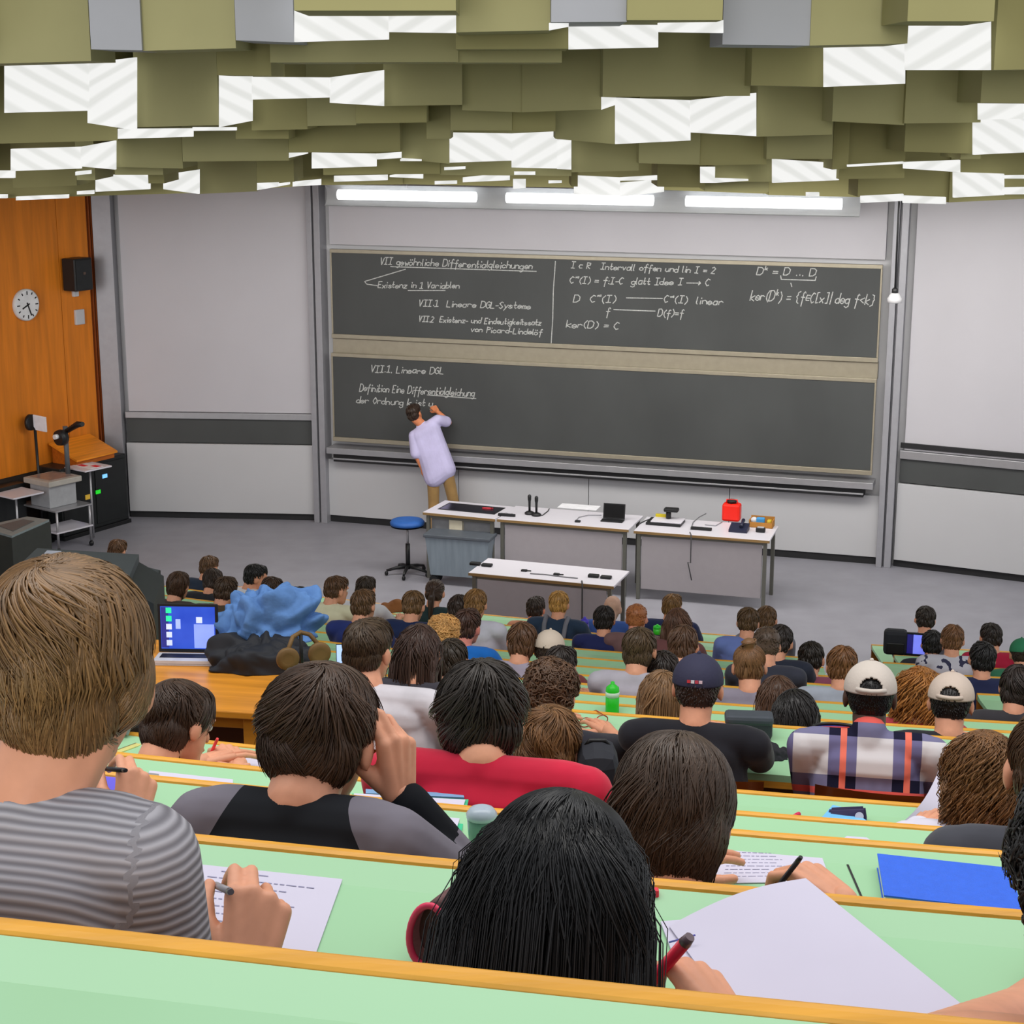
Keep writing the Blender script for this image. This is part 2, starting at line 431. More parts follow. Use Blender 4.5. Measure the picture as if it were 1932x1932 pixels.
# blocks: px x0, x1, bottom y at x0, at x1, look
BLK = [(-70, 172, 122, 115, 'o'), (172, 268, 93, 95, 'b'), (268, 445, 96, 91, 'o'), (445, 555, 76, 80, 'b'), (860, 1040, 61, 57, 'o'), (1040, 1183, 42, 41, 'b'),
 (1183, 1363, 38, 38, 'd'), (1363, 1528, 84, 86, 'b'), (1528, 1712, 86, 82, 'o'), (1712, 1875, 40, 40, 'd'), (1875, 2010, 132, 130, 'd'), (555, 860, 20, 20, 'd'),
 (860, 1073, 93, 92, 'd'), (510, 865, 118, 117, 'o'), (410, 512, 142, 143, 'd'), (258, 413, 240, 236, 'o'), (724, 872, 200, 198, 'o'), (872, 985, 208, 212, 'o'),
 (985, 1137, 212, 206, 'o'), (1137, 1415, 183, 181, 'o'), (1417, 1556, 161, 164, 'd'), (475, 580, 246, 244, 'd'), (580, 672, 238, 236, 'o'), (672, 805, 233, 231, 'd'),
 (805, 850, 262, 262, 'o'), (850, 966, 246, 246, 'o'), (966, 1048, 247, 248, 'd'), (1048, 1161, 262, 272, 'o'), (1427, 1570, 258, 254, 'o'), (1570, 1706, 229, 236, 'o'), (1706, 1850, 233, 231, 'o'),
 (1706, 1838, 286, 290, 'd'), (-40, 222, 272, 265, 'd'), (217, 345, 315, 318, 'o'), (345, 545, 305, 303, 'o'), (545, 755, 288, 286, 'd'), (755, 848, 300, 309, 'o'),
 (1078, 1205, 325, 322, 'o'), (1205, 1320, 308, 311, 'o'), (1320, 1446, 312, 310, 'd'), (1446, 1570, 300, 300, 'o'), (1350, 1458, 343, 343, 'o'), (1570, 1600, 320, 318, 'd'), (1583, 1706, 338, 336, 'd'), (1706, 1800, 356, 354, 'o'),
 (25, 145, 355, 350, 'd'), (145, 180, 340, 340, 'o'), (217, 308, 330, 330, 'o'), (280, 310, 346, 346, 'd'), (375, 485, 366, 361, 'o'), (485, 555, 345, 343, 'd'), (610, 830, 330, 328, 'd'), (830, 1078, 330, 332, 'o'), (1078, 1090, 352, 352, 'd'),
 (1240, 1330, 352, 354, 'd'), (1330, 1450, 360, 362, 'o'), (1450, 1630, 368, 372, 'd'), (1830, 2010, 352, 350, 'd'), (1812, 1850, 300, 300, 'o'), (445, 545, 262, 262, 'd'), (860, 1060, 118, 118, 'o'), (1850, 2020, 194, 196, 'o')]
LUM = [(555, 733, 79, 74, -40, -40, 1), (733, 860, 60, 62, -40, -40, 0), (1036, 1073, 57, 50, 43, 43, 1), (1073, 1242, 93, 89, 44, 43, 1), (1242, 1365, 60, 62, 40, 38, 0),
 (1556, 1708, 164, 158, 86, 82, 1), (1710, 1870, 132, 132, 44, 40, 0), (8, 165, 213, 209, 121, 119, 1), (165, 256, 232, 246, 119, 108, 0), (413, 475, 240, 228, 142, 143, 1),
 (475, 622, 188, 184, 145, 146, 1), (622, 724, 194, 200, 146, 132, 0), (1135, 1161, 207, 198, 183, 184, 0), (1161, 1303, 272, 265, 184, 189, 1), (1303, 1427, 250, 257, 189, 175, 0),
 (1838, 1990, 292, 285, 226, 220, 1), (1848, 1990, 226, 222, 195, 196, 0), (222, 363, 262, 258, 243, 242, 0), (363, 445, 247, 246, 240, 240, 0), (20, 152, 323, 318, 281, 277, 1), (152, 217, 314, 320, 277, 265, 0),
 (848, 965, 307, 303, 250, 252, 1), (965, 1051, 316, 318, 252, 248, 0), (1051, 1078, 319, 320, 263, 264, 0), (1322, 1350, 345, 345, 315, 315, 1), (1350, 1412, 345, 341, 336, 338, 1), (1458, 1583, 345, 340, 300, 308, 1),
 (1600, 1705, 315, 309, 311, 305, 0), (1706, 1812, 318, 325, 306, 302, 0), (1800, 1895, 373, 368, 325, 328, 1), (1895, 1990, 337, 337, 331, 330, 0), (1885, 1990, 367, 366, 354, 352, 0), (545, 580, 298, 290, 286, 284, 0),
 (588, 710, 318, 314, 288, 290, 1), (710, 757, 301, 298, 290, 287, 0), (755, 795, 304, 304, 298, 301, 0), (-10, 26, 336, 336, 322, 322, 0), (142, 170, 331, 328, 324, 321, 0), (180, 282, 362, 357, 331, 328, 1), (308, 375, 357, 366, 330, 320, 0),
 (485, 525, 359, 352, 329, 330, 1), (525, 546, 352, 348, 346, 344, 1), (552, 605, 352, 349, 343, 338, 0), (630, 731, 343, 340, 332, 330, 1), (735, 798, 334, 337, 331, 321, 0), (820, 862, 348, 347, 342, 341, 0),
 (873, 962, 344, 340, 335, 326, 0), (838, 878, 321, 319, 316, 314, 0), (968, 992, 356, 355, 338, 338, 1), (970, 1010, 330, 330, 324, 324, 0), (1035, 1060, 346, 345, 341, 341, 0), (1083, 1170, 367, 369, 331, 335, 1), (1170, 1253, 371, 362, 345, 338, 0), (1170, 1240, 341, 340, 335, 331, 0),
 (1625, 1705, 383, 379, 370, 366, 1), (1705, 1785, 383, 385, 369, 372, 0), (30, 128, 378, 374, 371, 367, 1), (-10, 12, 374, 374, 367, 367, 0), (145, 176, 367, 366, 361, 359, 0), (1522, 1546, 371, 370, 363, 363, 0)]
for i_, y_ in enumerate((90, 150, 215, 275, 322, 358)):
    BLK += [(-360 - 30 * (i_ % 2), -85, y_ + 8, y_, 'od'[i_ % 2]), (2030, 2290 + 40 * (i_ % 2), y_, y_ + 8, 'do'[i_ % 2])]
for (x0, x1, y0, y1, c) in BLK:
    Y = ceilY((y0 + y1) / 2) + rnd.uniform(-.02, .02)
    ya, yb = Y + (y0 - y1) * .012, Y - (y0 - y1) * .012
    a, d = PY(x0, y0, ya), PY(x1, y1, yb)
    top = max(a.z, d.z) + 1.9
    q = [(a.x, a.y, a.z), (d.x, d.y, d.z), (d.x + .0, d.y + .75, d.z), (a.x, a.y + .75, a.z)]
    b = B(); b.hexa(q, [(p[0], p[1], top) for p in q])
    b.build('acoustic_block', {'o': M_ceil, 'd': M_ceil_d, 'b': M_ceil_b}[c], ceil)
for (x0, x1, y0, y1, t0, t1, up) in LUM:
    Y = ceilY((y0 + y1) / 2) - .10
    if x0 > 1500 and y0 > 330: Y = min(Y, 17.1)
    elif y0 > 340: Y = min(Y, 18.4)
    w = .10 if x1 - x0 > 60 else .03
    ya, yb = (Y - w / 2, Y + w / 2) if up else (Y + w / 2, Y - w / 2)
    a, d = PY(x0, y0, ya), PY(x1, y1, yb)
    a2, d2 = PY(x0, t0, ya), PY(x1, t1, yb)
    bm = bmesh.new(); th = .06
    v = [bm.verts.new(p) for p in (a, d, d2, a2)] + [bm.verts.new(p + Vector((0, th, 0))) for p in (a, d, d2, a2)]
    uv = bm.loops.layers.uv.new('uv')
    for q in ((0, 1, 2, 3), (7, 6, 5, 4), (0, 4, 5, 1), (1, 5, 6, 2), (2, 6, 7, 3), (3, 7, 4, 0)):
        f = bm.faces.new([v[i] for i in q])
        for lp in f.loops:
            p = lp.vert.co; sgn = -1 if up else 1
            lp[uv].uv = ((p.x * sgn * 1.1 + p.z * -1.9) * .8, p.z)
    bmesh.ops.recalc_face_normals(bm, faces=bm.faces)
    link('lit_face_glow', meshof(bm), M_lum, ceil)
# the slab the blocks hang from, following the slope
b = B(); g = []
for y in (-60, 78, 200, 340, 372):
    Y = ceilY(y); z0 = PY(966, y, Y).z
    g.append([(x, Y + .9, z0 + 1.7) for x in (-8, -3, 3, 8)])
g.append([(x, 22, 5.9) for x in (-8, -3, 3, 8)])
b.sheet(g); b.build('ceiling_slab', M_ceil_d, ceil)
b = B()
q = []
pts = [(-60, 378), (375, 366), (610, 351), (760, 350), (1240, 360), (1620, 374), (1790, 384), (2000, 374)]
for i in range(len(pts) - 1):
    yf = 18.6 if pts[i][0] < 1500 else 17.3
    a = PY(pts[i][0], pts[i][1] - 2, yf); d = PY(pts[i + 1][0], pts[i + 1][1] - 2, yf)
    a.y += .05 * (i % 2); d.y += .05 * (i % 2)
    q = [tuple(a), tuple(d), (d.x, d.y + .5, d.z), (a.x, a.y + .5, a.z)]
    b2 = B(); b2.hexa(q, [(p[0], p[1], p[2] + 1.8) for p in q]); b2.build('acoustic_block', M_ceil_d, ceil)
b.bm.free()

# board light: a long white reflector with three tubes
fix = empty('board_light'); fix.matrix_world = WC.M; tag(fix, 'long white reflector lamp washing the top of the blackboards', 'lamp')
M_refl = mat('white_reflector', (226, 228, 230), .35, var=.01)
off = .75
(ua, za), (ub, zb_) = WC.uz(612, 368, off), WC.uz(1622, 387, off)
zm = (za + zb_) / 2; r = .13
b = B(); g = []
for i in range(2):
    u = (ua, ub)[i]
    g.append([(u, -off + r * math.cos(t) - .05, zm + r * math.sin(t)) for t in [math.radians(-75 + 150 * j / 12) for j in range(13)]])
b.sheet(g, th=.012); b.build('reflector', M_refl, fix)
for i in range(3):
    c0 = ua + (ub - ua) * (i / 3 + .03); c1 = ua + (ub - ua) * ((i + 1) / 3 - .03)
    b = B(); b.tube([(c0, -off - .02, zm + .01), (c1, -off - .02, zm + .01)], .06, 12)
    b.build('tube', mat('tube_glow', (245, 247, 250), .5, emit=2.2), fix)
for i in range(3):
    c0 = ua + (ub - ua) * (i + .5) / 3
    b = B(); b.tube([(c0, -off, zm + .1), (c0, -off, zm + 1.2)], .012, 6); b.build('hanger', M_alu, fix)

# pendant in front of the right post
pt = PY(1688, 560, 18.2)
pd = empty('pendant', pt); tag(pd, 'small white pendant hanging on a black cord in front of the grey post', 'pendant')
B().lathe([(.05, -.065), (.075, -.06), (.078, -.02), (.05, .03), (.035, .04)], n=16).build('shade', M_white, pd)
B().lathe([(.034, .035), (.034, .08), (.012, .1)], n=12).build('socket', M_black, pd)
B().tube([(0, 0, .09), (.01, .1, 1.6)], .011, 6).build('cord', M_black, pd)
# ------------------------------------------------------------------ chalk writing: a small stroke alphabet (x, y in a 0-6 / 0-11 box, baseline 3)
G = {'a': '47 17 05 04 13 33 45|47 43', 'b': '0b 03|06 27 46 44 33 03', 'c': '46 27 06 04 23 44', 'd': '46 27 06 04 23 44|4b 43', 'e': '05 45 46 27 06 04 23 44', 'f': '4a 3b 2a 20|07 47',
 'g': '46 27 06 04 23 44|47 41 20 01', 'h': '0b 03|06 27 46 43', 'i': '17 13|19 1a', 'j': '27 21 10|29 2a', 'k': '0b 03|47 05 43', 'l': '0b 04 13', 'm': '07 03|06 17 26 23|26 37 46 43', 'n': '07 03|06 27 46 43',
 'o': '27 06 04 23 44 46 27', 'p': '07 00|06 27 46 44 23 04', 'q': '47 40|46 27 06 04 23 44', 'r': '07 03|06 27 46', 's': '46 27 06 44 23 04', 't': '1b 14 23 34|07 37', 'u': '07 04 23 44|47 43', 'v': '07 23 47', 'w': '07 13 26 33 47',
 'x': '07 43|47 03', 'y': '07 23|47 00', 'z': '07 47 03 43', 'V': '0b 23 4b', 'I': '2b 23|0b 4b|03 43', 'E': '4b 0b 03 43|07 37', 'D': '0b 03|0b 3b 59 55 33 03', 'L': '0b 03 43', 'G': '4a 2b 09 05 23 44 47 27', 'S': '4a 2b 09 45 23 04',
 'P': '0b 03|0b 4a 48 07', 'C': '4a 2b 08 06 23 44', 'R': '0b 03|0b 4a 48 07 43', 'B': '0b 03|0b 4a 07 45 03', 'O': '2b 08 06 23 46 48 2b', 'N': '03 0b 43 4b', 'A': '03 2b 43|17 37', 'K': '0b 03|4b 07 43',
 '.': '13 14', ':': '14 13|17 16', '-': '06 36', '=': '05 45|07 47', '(': '3b 18 15 32', ')': '1b 38 35 12', '[': '3b 1b 13 33', ']': '1b 3b 33 13', '{': '4b 2a 28 17 26 23 42', '}': '1b 3a 38 47 36 33 12', '|': '2b 22', ',': '23 12',
 "'": '2b 19', '<': '48 06 44', '1': '0a 2b 23|03 43', '2': '0a 2b 49 03 43', '0': '2b 08 06 23 46 48 2b', '~': '08 26 48 69 66 46 28 06', '>': '06 f6|d8 f6 d4', '#': '48 18 06 14 44', '*': '48 18 06 14 44|06 46', '+': '25 29|07 47', 'u:': ''}
G['_oe'] = '27 06 04 23 44 46 27|1a 1a|3a 3a'; 
hexv = lambda ch: int(ch, 16)
def strokes(txt, jit):
    out = []; x = 0.0
    i = 0
    while i < len(txt):
        ch = txt[i]; sup = False
        if ch == '^': i += 1; ch = txt[i]; sup = True
        if ch == ' ': x += 4.0; i += 1; continue
        extra = None
        if ch in 'öäü': extra = True; ch = {'ö': 'o', 'ä': 'a', 'ü': 'u'}[ch]
        g = G.get(ch)
        if g is None: i += 1; x += 3; continue
        s = .55 if sup else 1.0; dy = 5.0 if sup else 0; wmax = 0
        ox, oy = jit.uniform(-.3, .3), jit.uniform(-.5, .5)
        st = g + ('|19 1a|39 3a' if extra else '')
        for part in st.split('|'):
            p = [(hexv(q[0]), hexv(q[1]) - 3) for q in part.split()]
            wmax = max(wmax, max(a for a, _ in p))
            out.append([(x + a * s + ox + jit.uniform(-.2, .2), v * s + dy + oy + jit.uniform(-.2, .2)) for a, v in p])
        x += wmax * s + (1.3 if ch not in 'il.,:' else 1.6); i += 1
    return out, x
M_chalk = mat('chalk', (186, 188, 186), .95, var=.25, scale=60, spec=0)
def ribbon(bm, pts, w):
    for i in range(len(pts) - 1):
        a, c = Vector(pts[i]), Vector(pts[i + 1])
        t = c - a
        if t.length < 1e-6: t = Vector((.004, 0, .004)); c = a + t
        t.normalize(); nrm = Vector((-t.z, 0, t.x)) * w / 2; e = t * w * .25
        q = [a - nrm - e, c - nrm + e, c + nrm + e, a + nrm - e]
        lo = [bm.verts.new(p) for p in q]; hi = [bm.verts.new(p + Vector((0, .002, 0))) for p in q]
        bm.faces.new(lo); bm.faces.new(hi[::-1])
        for j in range(4): bm.faces.new((lo[j], hi[j], hi[(j + 1) % 4], lo[(j + 1) % 4]))
def write(bm, pl, off, txt, p0, p1, h, slant=.22, w=.011):
    u0, z0 = pl.uz(*p0, off); u1, z1 = pl.uz(*p1, off)
    st, Ln = strokes(txt, rnd); k = (u1 - u0) / Ln; v = h / 8.0
    for s in st:
        ribbon(bm, [(u0 + x * k + y * v * slant, -off - .003, z0 + (z1 - z0) * x / Ln + y * v) for x, y in s], w)
def stroke(bm, pl, off, pxs, w=.011):
    P = [pl.uz(*p, off) for p in pxs]
    ribbon(bm, [(u, -off - .003, z) for u, z in P], w)
o1 = .10
for t, p0, p1, h in (('VII gewöhnliche Differentialgleichungen', (717, 499), (1006, 508), .085), ('Existenz in 1 Variablen', (713, 543), (868, 544), .075),
    ('VII.1  Lineare DGL-Systeme', (790, 577), (1003, 583), .078), ('VII.2  Existenz- und Eindeutigkeitssatz', (790, 607), (1022, 614), .07), ('von Picard-Lindelöf', (888, 626), (1024, 632), .07),
    ('I # R   Intervall offen und lin I = 2', (1077, 506), (1350, 516), .075), ('C^~(I) = f:I-C  glatt Idee I > C', (1075, 534), (1340, 539), .08), ('D  C^~(I) ', (1082, 570), (1172, 571), .085), ('C^~(I)  linear', (1252, 571), (1366, 575), .085),
    ('f', (1143, 594), (1152, 594), .09), ('D(f)=f', (1240, 597), (1290, 598), .085), ('ker(D) = C', (1068, 618), (1168, 621), .085), ('D^k = D ... D', (1427, 518), (1541, 521), .085), ('ker(D^k) = {f*C[x]| deg f<k}', (1415, 567), (1650, 575), .12)):
    bm = bmesh.new(); write(bm, WC, o1, t, p0, p1, h); link('chalk_lettering', meshof(bm), M_chalk, bd1)
bm = bmesh.new()
for s in ([(737, 503), (1012, 512)], [(692, 536), (688, 531), (765, 508)], [(692, 536), (712, 539)], [(770, 548), (840, 548)], [(1048, 493), (1044, 550), (1043, 600), (1040, 648)],
          [(1182, 562), (1250, 563)], [(1158, 584), (1236, 587)], [(1473, 520), (1474, 527), (1538, 529), (1540, 522)], [(1492, 534), (1494, 541)]):
    stroke(bm, WC, o1, s)
link('chalk_underlines', meshof(bm), M_chalk, bd1, label='white chalk underlines and arrows')
o2 = .14
for t, p0, p1, h in (('VII.1. Lineare DGL', (699, 702), (838, 706), .085), ('Definition Eine Differentialgleichung', (678, 738), (896, 748), .095), ('der Ordnung k ist u', (672, 760), (818, 767), .085)):
    bm = bmesh.new(); write(bm, WC, o2, t, p0, p1, h); link('chalk_lettering', meshof(bm), M_chalk, bd2)
bm = bmesh.new()
stroke(bm, WC, o2, [(806, 745), (898, 752)])
link('chalk_underline', meshof(bm), M_chalk, bd2)

# ------------------------------------------------------------------ wall things
def on_plane(pl, name, px, py, off, **k):
    u, z = pl.uz(px, py, off); e = empty(name); e.matrix_world = Matrix.Translation(pl.at(u, z, off)) @ pl.M.to_3x3().to_4x4(); return tag(e, **k)
ck = on_plane(WS, 'wall_clock', 48, 575, .05, label='round white wall clock on the orange wood wall', cat='clock')
def disc(b, r, y0, y1, n=32):
    b.lathe([(r, y0), (r, y1)], n=n); return b
Rx = Matrix.Rotation(PI / 2, 4, 'X')
rC = .185
b = B(); b.lathe([(rC, -.03), (rC * 1.04, -.01), (rC * 1.04, .03), (rC * .97, .035)], n=40); bmesh.ops.transform(b.bm, matrix=Rx, verts=b.bm.verts); b.build('case', cm((205, 205, 205), .4), ck)
b = B(); b.lathe([(rC * .95, .03), (rC * .95, .038)], n=40); bmesh.ops.transform(b.bm, matrix=Rx, verts=b.bm.verts); b.build('dial', cm((225, 226, 228), .5), ck)
for i in range(12):
    a = PI * i / 6; ln = .045 if i % 3 == 0 else .03
    b = B(); b.box((-.007, -.042, rC * .9 - ln), (.007, -.039, rC * .9)); bmesh.ops.transform(b.bm, matrix=Matrix.Rotation(a, 4, 'Y'), verts=b.bm.verts); b.build('hour_mark', M_black, ck)
for a, ln, nm in ((math.radians(245), .095, 'hour_hand'), (math.radians(160), .14, 'minute_hand')):
    b = B(); b.box((-.008, -.046, -.03), (.008, -.042, ln)); bmesh.ops.transform(b.bm, matrix=Matrix.Rotation(a, 4, 'Y'), verts=b.bm.verts); b.build(nm, M_black, ck)
sp = on_plane(WS, 'loudspeaker', 145, 517, .16, label='black loudspeaker mounted high on the wood wall beside the clock', cat='loudspeaker')
B().box((-.15, -.12, -.2), (.15, .1, .2), .015).build('cabinet', M_black, sp)
b = B(); b.box((-.13, -.132, -.18), (.13, -.121, .18), .004); b.build('grille', mat('grille', (38, 40, 42), .8, bump=.4, bscale=400), sp)
b = B(); b.box((-.02, -.136, -.0), (.02, -.133, .03)); b.build('badge', cm((90, 70, 60), .4), sp)
b = B(); b.box((-.03, .1, -.06), (.03, .128, .06)); b.build('bracket', M_black, sp)
for nm, px, py, s, lb in (('junction_box', 141, 552, (.045, .05), 'small pale junction box just under the loudspeaker'), ('sensor_box', 149, 598, (.075, .095), 'white square box below the loudspeaker on the wood wall')):
    e = on_plane(WS, nm, px, py, .035, label=lb, cat='box')
    B().box((-s[0], -.03, -s[1]), (s[0], .03, s[1]), .01).build('housing', M_white, e)
    B().box((-s[0] * .8, -.034, -s[1] * .8), (s[0] * .8, -.03, s[1] * .8), .002).build('cover', M_white, e)
b = B(); u0, z0 = WS.uz(142, 560, .035); u1, z1 = WS.uz(146, 584, .035)
b.tube([WS.at(u0, z0, .02), WS.at((u0 + u1) / 2 + .02, (z0 + z1) / 2, .02), WS.at(u1, z1, .02)], .006, 6); b.build('cable', M_white, label='short white cable between the two boxes on the wood wall', cat='cable')

# ------------------------------------------------------------------ stage tables
M_ttop = mat('table_top', (214, 211, 220), .35, var=.01, scale=2)
M_tedge = wood('table_edge', (140, 112, 72))
M_tleg = mat('table_leg', (112, 112, 104), .4, var=.05, metal=.4)
M_tpanel = mat('table_panel', (160, 154, 158), .6, var=.02)
ZT = .78
def table(name, nl, nr, dep, lbl, panel=None, z=ZT, legs=True, rail=True):
    a, c = PZ(*nl, z), PZ(*nr, z); d = (c - a); L = d.length; ang = math.atan2(d.y, d.x)
    e = empty(name, (a.x, a.y, 0), ang); tag(e, lbl, 'table')
    B().box((0, 0, z - .022), (L, dep, z), .003).build('tabletop', M_ttop, e)
    B().box((-.002, -.006, z - .032), (L + .002, .0, z - .003), .002).build('edge_band', M_tedge, e)
    if legs:
        for x in (.03, L - .07):
            for y in (.02, dep - .06):
                B().box((x, y, 0), (x + .04, y + .04, z - .023), .003).build('leg', M_tleg, e)
    if rail: B().box((.05, .03, z - .07), (L - .05, .05, z - .023), .003).build('rail', M_tleg, e)
    if panel: B().box((.08, .03, panel), (L - .08, .045, z - .06), .003).build('modesty_panel', M_tpanel, e)
    return e, L, ang
t1, L1, _ = table('presentation_desk', (798, 966), (934, 979), .62, 'white presentation desk with an inlaid black touch screen, beside the blue stool', None)
t2, L2, _ = table('lecture_table', (938, 979), (1186, 999), .66, 'white lecture table with the black microphones and small laptop', .12)
t3, L3_, _ = table('lecture_table', (1196, 1001), (1452, 1020), .66, 'white lecture table carrying the red canister', .12)
t4, L4, _ = table('side_table', (884, 1080), (1158, 1106), .58, 'low white table standing in front of the lecture tables', .15, z=.74)
def on_table(name, px, py, lbl, cat, z=ZT, rz=None, group=None):
    p = PZ(px, py, z); e = empty(name, p, WC.ang if rz is None else rz); return tag(e, lbl, cat, group)
b = B(); b.box((.12, .2, ZT), (L1 - .1, .5, ZT + .006), .002); s = b.build('touch_screen', mat('dark_glass', (22, 20, 34), .12, spec=.6), t1)
b = B(); b.box((.1, .18, ZT), (L1 - .08, .52, ZT + .004), .001); b.build('screen_bezel', M_black, t1)
b = B(); b.box((.06, .1, ZT - .24), (L1 - .1, .12, ZT - .06), .003); b.build('cable_tray', cm((150, 152, 156), .5), t1)
b = B(); b.box((.30, .05, ZT - .2), (.46, .12, ZT - .05), .003); b.build('socket_box', cm((222, 214, 190), .5), t1)
e = on_table('red_marker', 918, 961, 'small red pen on the presentation desk corner', 'pen'); B().tube([(-.05, 0, .012), (.05, .01, .012)], .01, 8).build('barrel', cm((210, 60, 70)), e); B().tube([(.05, .01, .012), (.075, .012, .012)], .011, 8).build('cap', cm((150, 30, 40)), e)
# stool
fp = PZ(770, 1084, 0); st = empty('stool', (fp.x, fp.y, 0), .3); tag(st, 'round blue swivel stool on a black five star base', 'stool')
zseat = PY(776, 985, fp.y).z
B().lathe([(.14, 0), (.195, .012), (.2, .04), (.18, .065), (.12, .075)], c=(0, 0, zseat - .04), n=28).build('seat', mat('blue_seat', (40, 92, 168), .6), st)
B().lathe([(.05, 0), (.14, .02), (.19, .03)], c=(0, 0, zseat - .075), n=24).build('seat_pan', M_black, st)
B().tube([(0, 0, .36), (0, 0, zseat - .06)], .014, 10).build('gas_spring', M_alu, st); B().tube([(0, 0, .07), (0, 0, .37)], .026, 10).build('column', M_black, st)
for i in range(5):
    a = 2 * PI * i / 5 + .5; c, s_ = math.cos(a), math.sin(a)
    B().tube([(0, 0, .1), (.14 * c, .14 * s_, .085), (.25 * c, .25 * s_, .06)], [.024, .02, .014], 8).build('foot', M_black, st)
    B().ball((.25 * c, .25 * s_, .028), (.022, .022, .028)).build('caster', M_black, st)
# grey cart
ca = PZ(803, 1104, 0); cz = PZ(922, 1114, 0); dv = cz - ca; ct = empty('grey_bin', (ca.x, ca.y, 0), math.atan2(dv.y, dv.x)); tag(ct, 'grey translucent plastic container on wheels under the presentation desk', 'container')
Lc = dv.length; M_gbin = mat('grey_bin', (128, 140, 150), .35, var=.10, scale=6, stretch=(4, 4, .4))
b = B(); b.hexa([(.05, .03, .12), (Lc - .05, .03, .12), (Lc - .05, .24, .12), (.05, .24, .12)], [(0, 0, .56), (Lc, 0, .56), (Lc, .26, .56), (0, .26, .56)]); b.build('tub', M_gbin, ct)
B().box((-.02, -.02, .56), (Lc + .02, .28, .60), .01).build('lid', mat('bin_lid', (84, 90, 98), .5), ct)
for x in (.08, Lc - .08):
    for y in (.06, .2):
        B().lathe([(.05, -.02), (.055, 0), (.05, .02)], n=14).build('wheel', M_black, ct, loc=(x, y, .056), rot=(PI / 2, 0, 0))
        B().box((x - .02, y - .015, .08), (x + .02, y + .015, .12)).build('wheel_mount', M_black, ct)
# microphones, phone, paper, laptop ...
for i, (px, py) in enumerate(((999, 970), (1012, 973))):
    e = on_table('microphone', px, py, ('shorter black microphone upright on its base', 'black microphone upright beside the loose cable')[i] + ' on the lecture table', 'microphone')
    B().lathe([(.055, 0), (.055, .02), (.03, .035), (.012, .04)], n=16).build('base', M_black, e)
    B().lathe([(.013, .035), (.015, .15), (.02, .17), (.021, .21), (.012, .225)], n=12).build('handle', M_black, e)
def cable(pts, z, lbl, col=(60, 60, 62), r=.006, off=.006):
    P = [PZ(x, y, z + off) for x, y in pts]; Q = []
    for i in range(len(P) - 1):
        for j in range(4): Q.append(P[i].lerp(P[i + 1], j / 4) + Vector((0, 0, 0)))
    Q.append(P[-1]); return B().tube(Q, r, 6).build('cable', cm(col), label=lbl, cat='cable')
cable([(1012, 974), (1024, 972), (1034, 964), (1036, 960)], ZT, 'thin dark cable trailing off the microphones')
cable([(1086, 984), (1092, 976), (1110, 972), (1135, 972)], ZT, 'grey cable running to the small laptop', (140, 140, 146))
cable([(1205, 989), (1218, 982), (1232, 978)], ZT, 'short black cable beside the document scanner')
cable([(1303, 999), (1308, 985), (1320, 975), (1332, 969)], ZT, 'grey cable curling between scanner and red canister', (120, 122, 126))
cable([(1330, 990), (1350, 992), (1362, 985)], ZT, 'pale cable loop in front of the red canister', (150, 150, 156))
for px, py, w, d, h, lb in ((956, 974, .2, .04, .03, 'flat black remote at the end of the microphone table'), (1090, 985, .06, .05, .02, 'small black adapter in front of the paper'), (1323, 1000, .23, .05, .03, 'black power strip at the front of the canister table')):
    e = on_table('power_strip' if 'strip' in lb else 'remote', px, py, lb, 'power strip' if 'strip' in lb else 'device')
    B().box((-w / 2, -d / 2, 0), (w / 2, d / 2, h), .006).build('housing', M_black, e)
    for q in range(3): B().lathe([(.012, 0), (.012, .003)], c=(-w * .3 + w * .3 * q, 0, h), n=10).build('button', cm((70, 72, 78)), e)
e = on_table('paper_sheet', 1092, 957, 'white sheet of paper spread on the lecture table', 'paper'); B().box((-.23, -.1, 0), (.23, .12, .004)).build('sheet', cm((236, 236, 242), .8), e)
def laptop(root, w, d, tilt, screen, body, key=None, hs=None):
    hs = hs or d
    B().box((-w / 2, -d, 0), (w / 2, 0, .014), .004).build('base', body, root)
    B().box((-w / 2 + .02, -d + .06, .014), (w / 2 - .02, -.02, .0155)).build('keyboard', M_black, root)
    T = Matrix.Translation((0, 0, .014)) @ Matrix.Rotation(-tilt, 4, 'X')
    b = B(); b.box((-w / 2, 0, 0), (w / 2, .008, hs), .003); bmesh.ops.transform(b.bm, matrix=T, verts=b.bm.verts); l = b.build('lid', M_black, root)
    b = B(); b.box((-w / 2 + .012, -.001, .015), (w / 2 - .012, .002, hs - .012)); bmesh.ops.transform(b.bm, matrix=T, verts=b.bm.verts); b.build('screen', screen, root)
    return T
e = on_table('laptop', 1158, 981, 'small open black laptop on the lecture table', 'laptop'); laptop(e, .25, .12, .15, mat('dark_screen', (24, 26, 28), .2), M_black, hs=.17)
# document camera
e = on_table('document_scanner', 1256, 988, 'white and black document scanner with a raised camera arm', 'scanner')
B().box((-.2, -.12, .0), (.19, .14, .03), .006).build('tray', M_black, e); B().box((-.15, -.1, .03), (.19, .14, .045), .004).build('glass_bed', M_ttop, e)
B().tube([(0, .1, .04), (0, .1, .13), (.0, .08, .15)], .022, 8).build('arm', cm((60, 62, 66)), e)
B().box((-.03, 0, .13), (.13, .1, .17), .012).build('camera_head', M_black, e); B().box((-.14, .1, .03), (-.02, .14, .075), .004).build('tape', cm((200, 180, 30)), e)
B().tube([(.02, .05, .05), (.02, .05, .135)], .028, 10).build('lens', M_black, e)
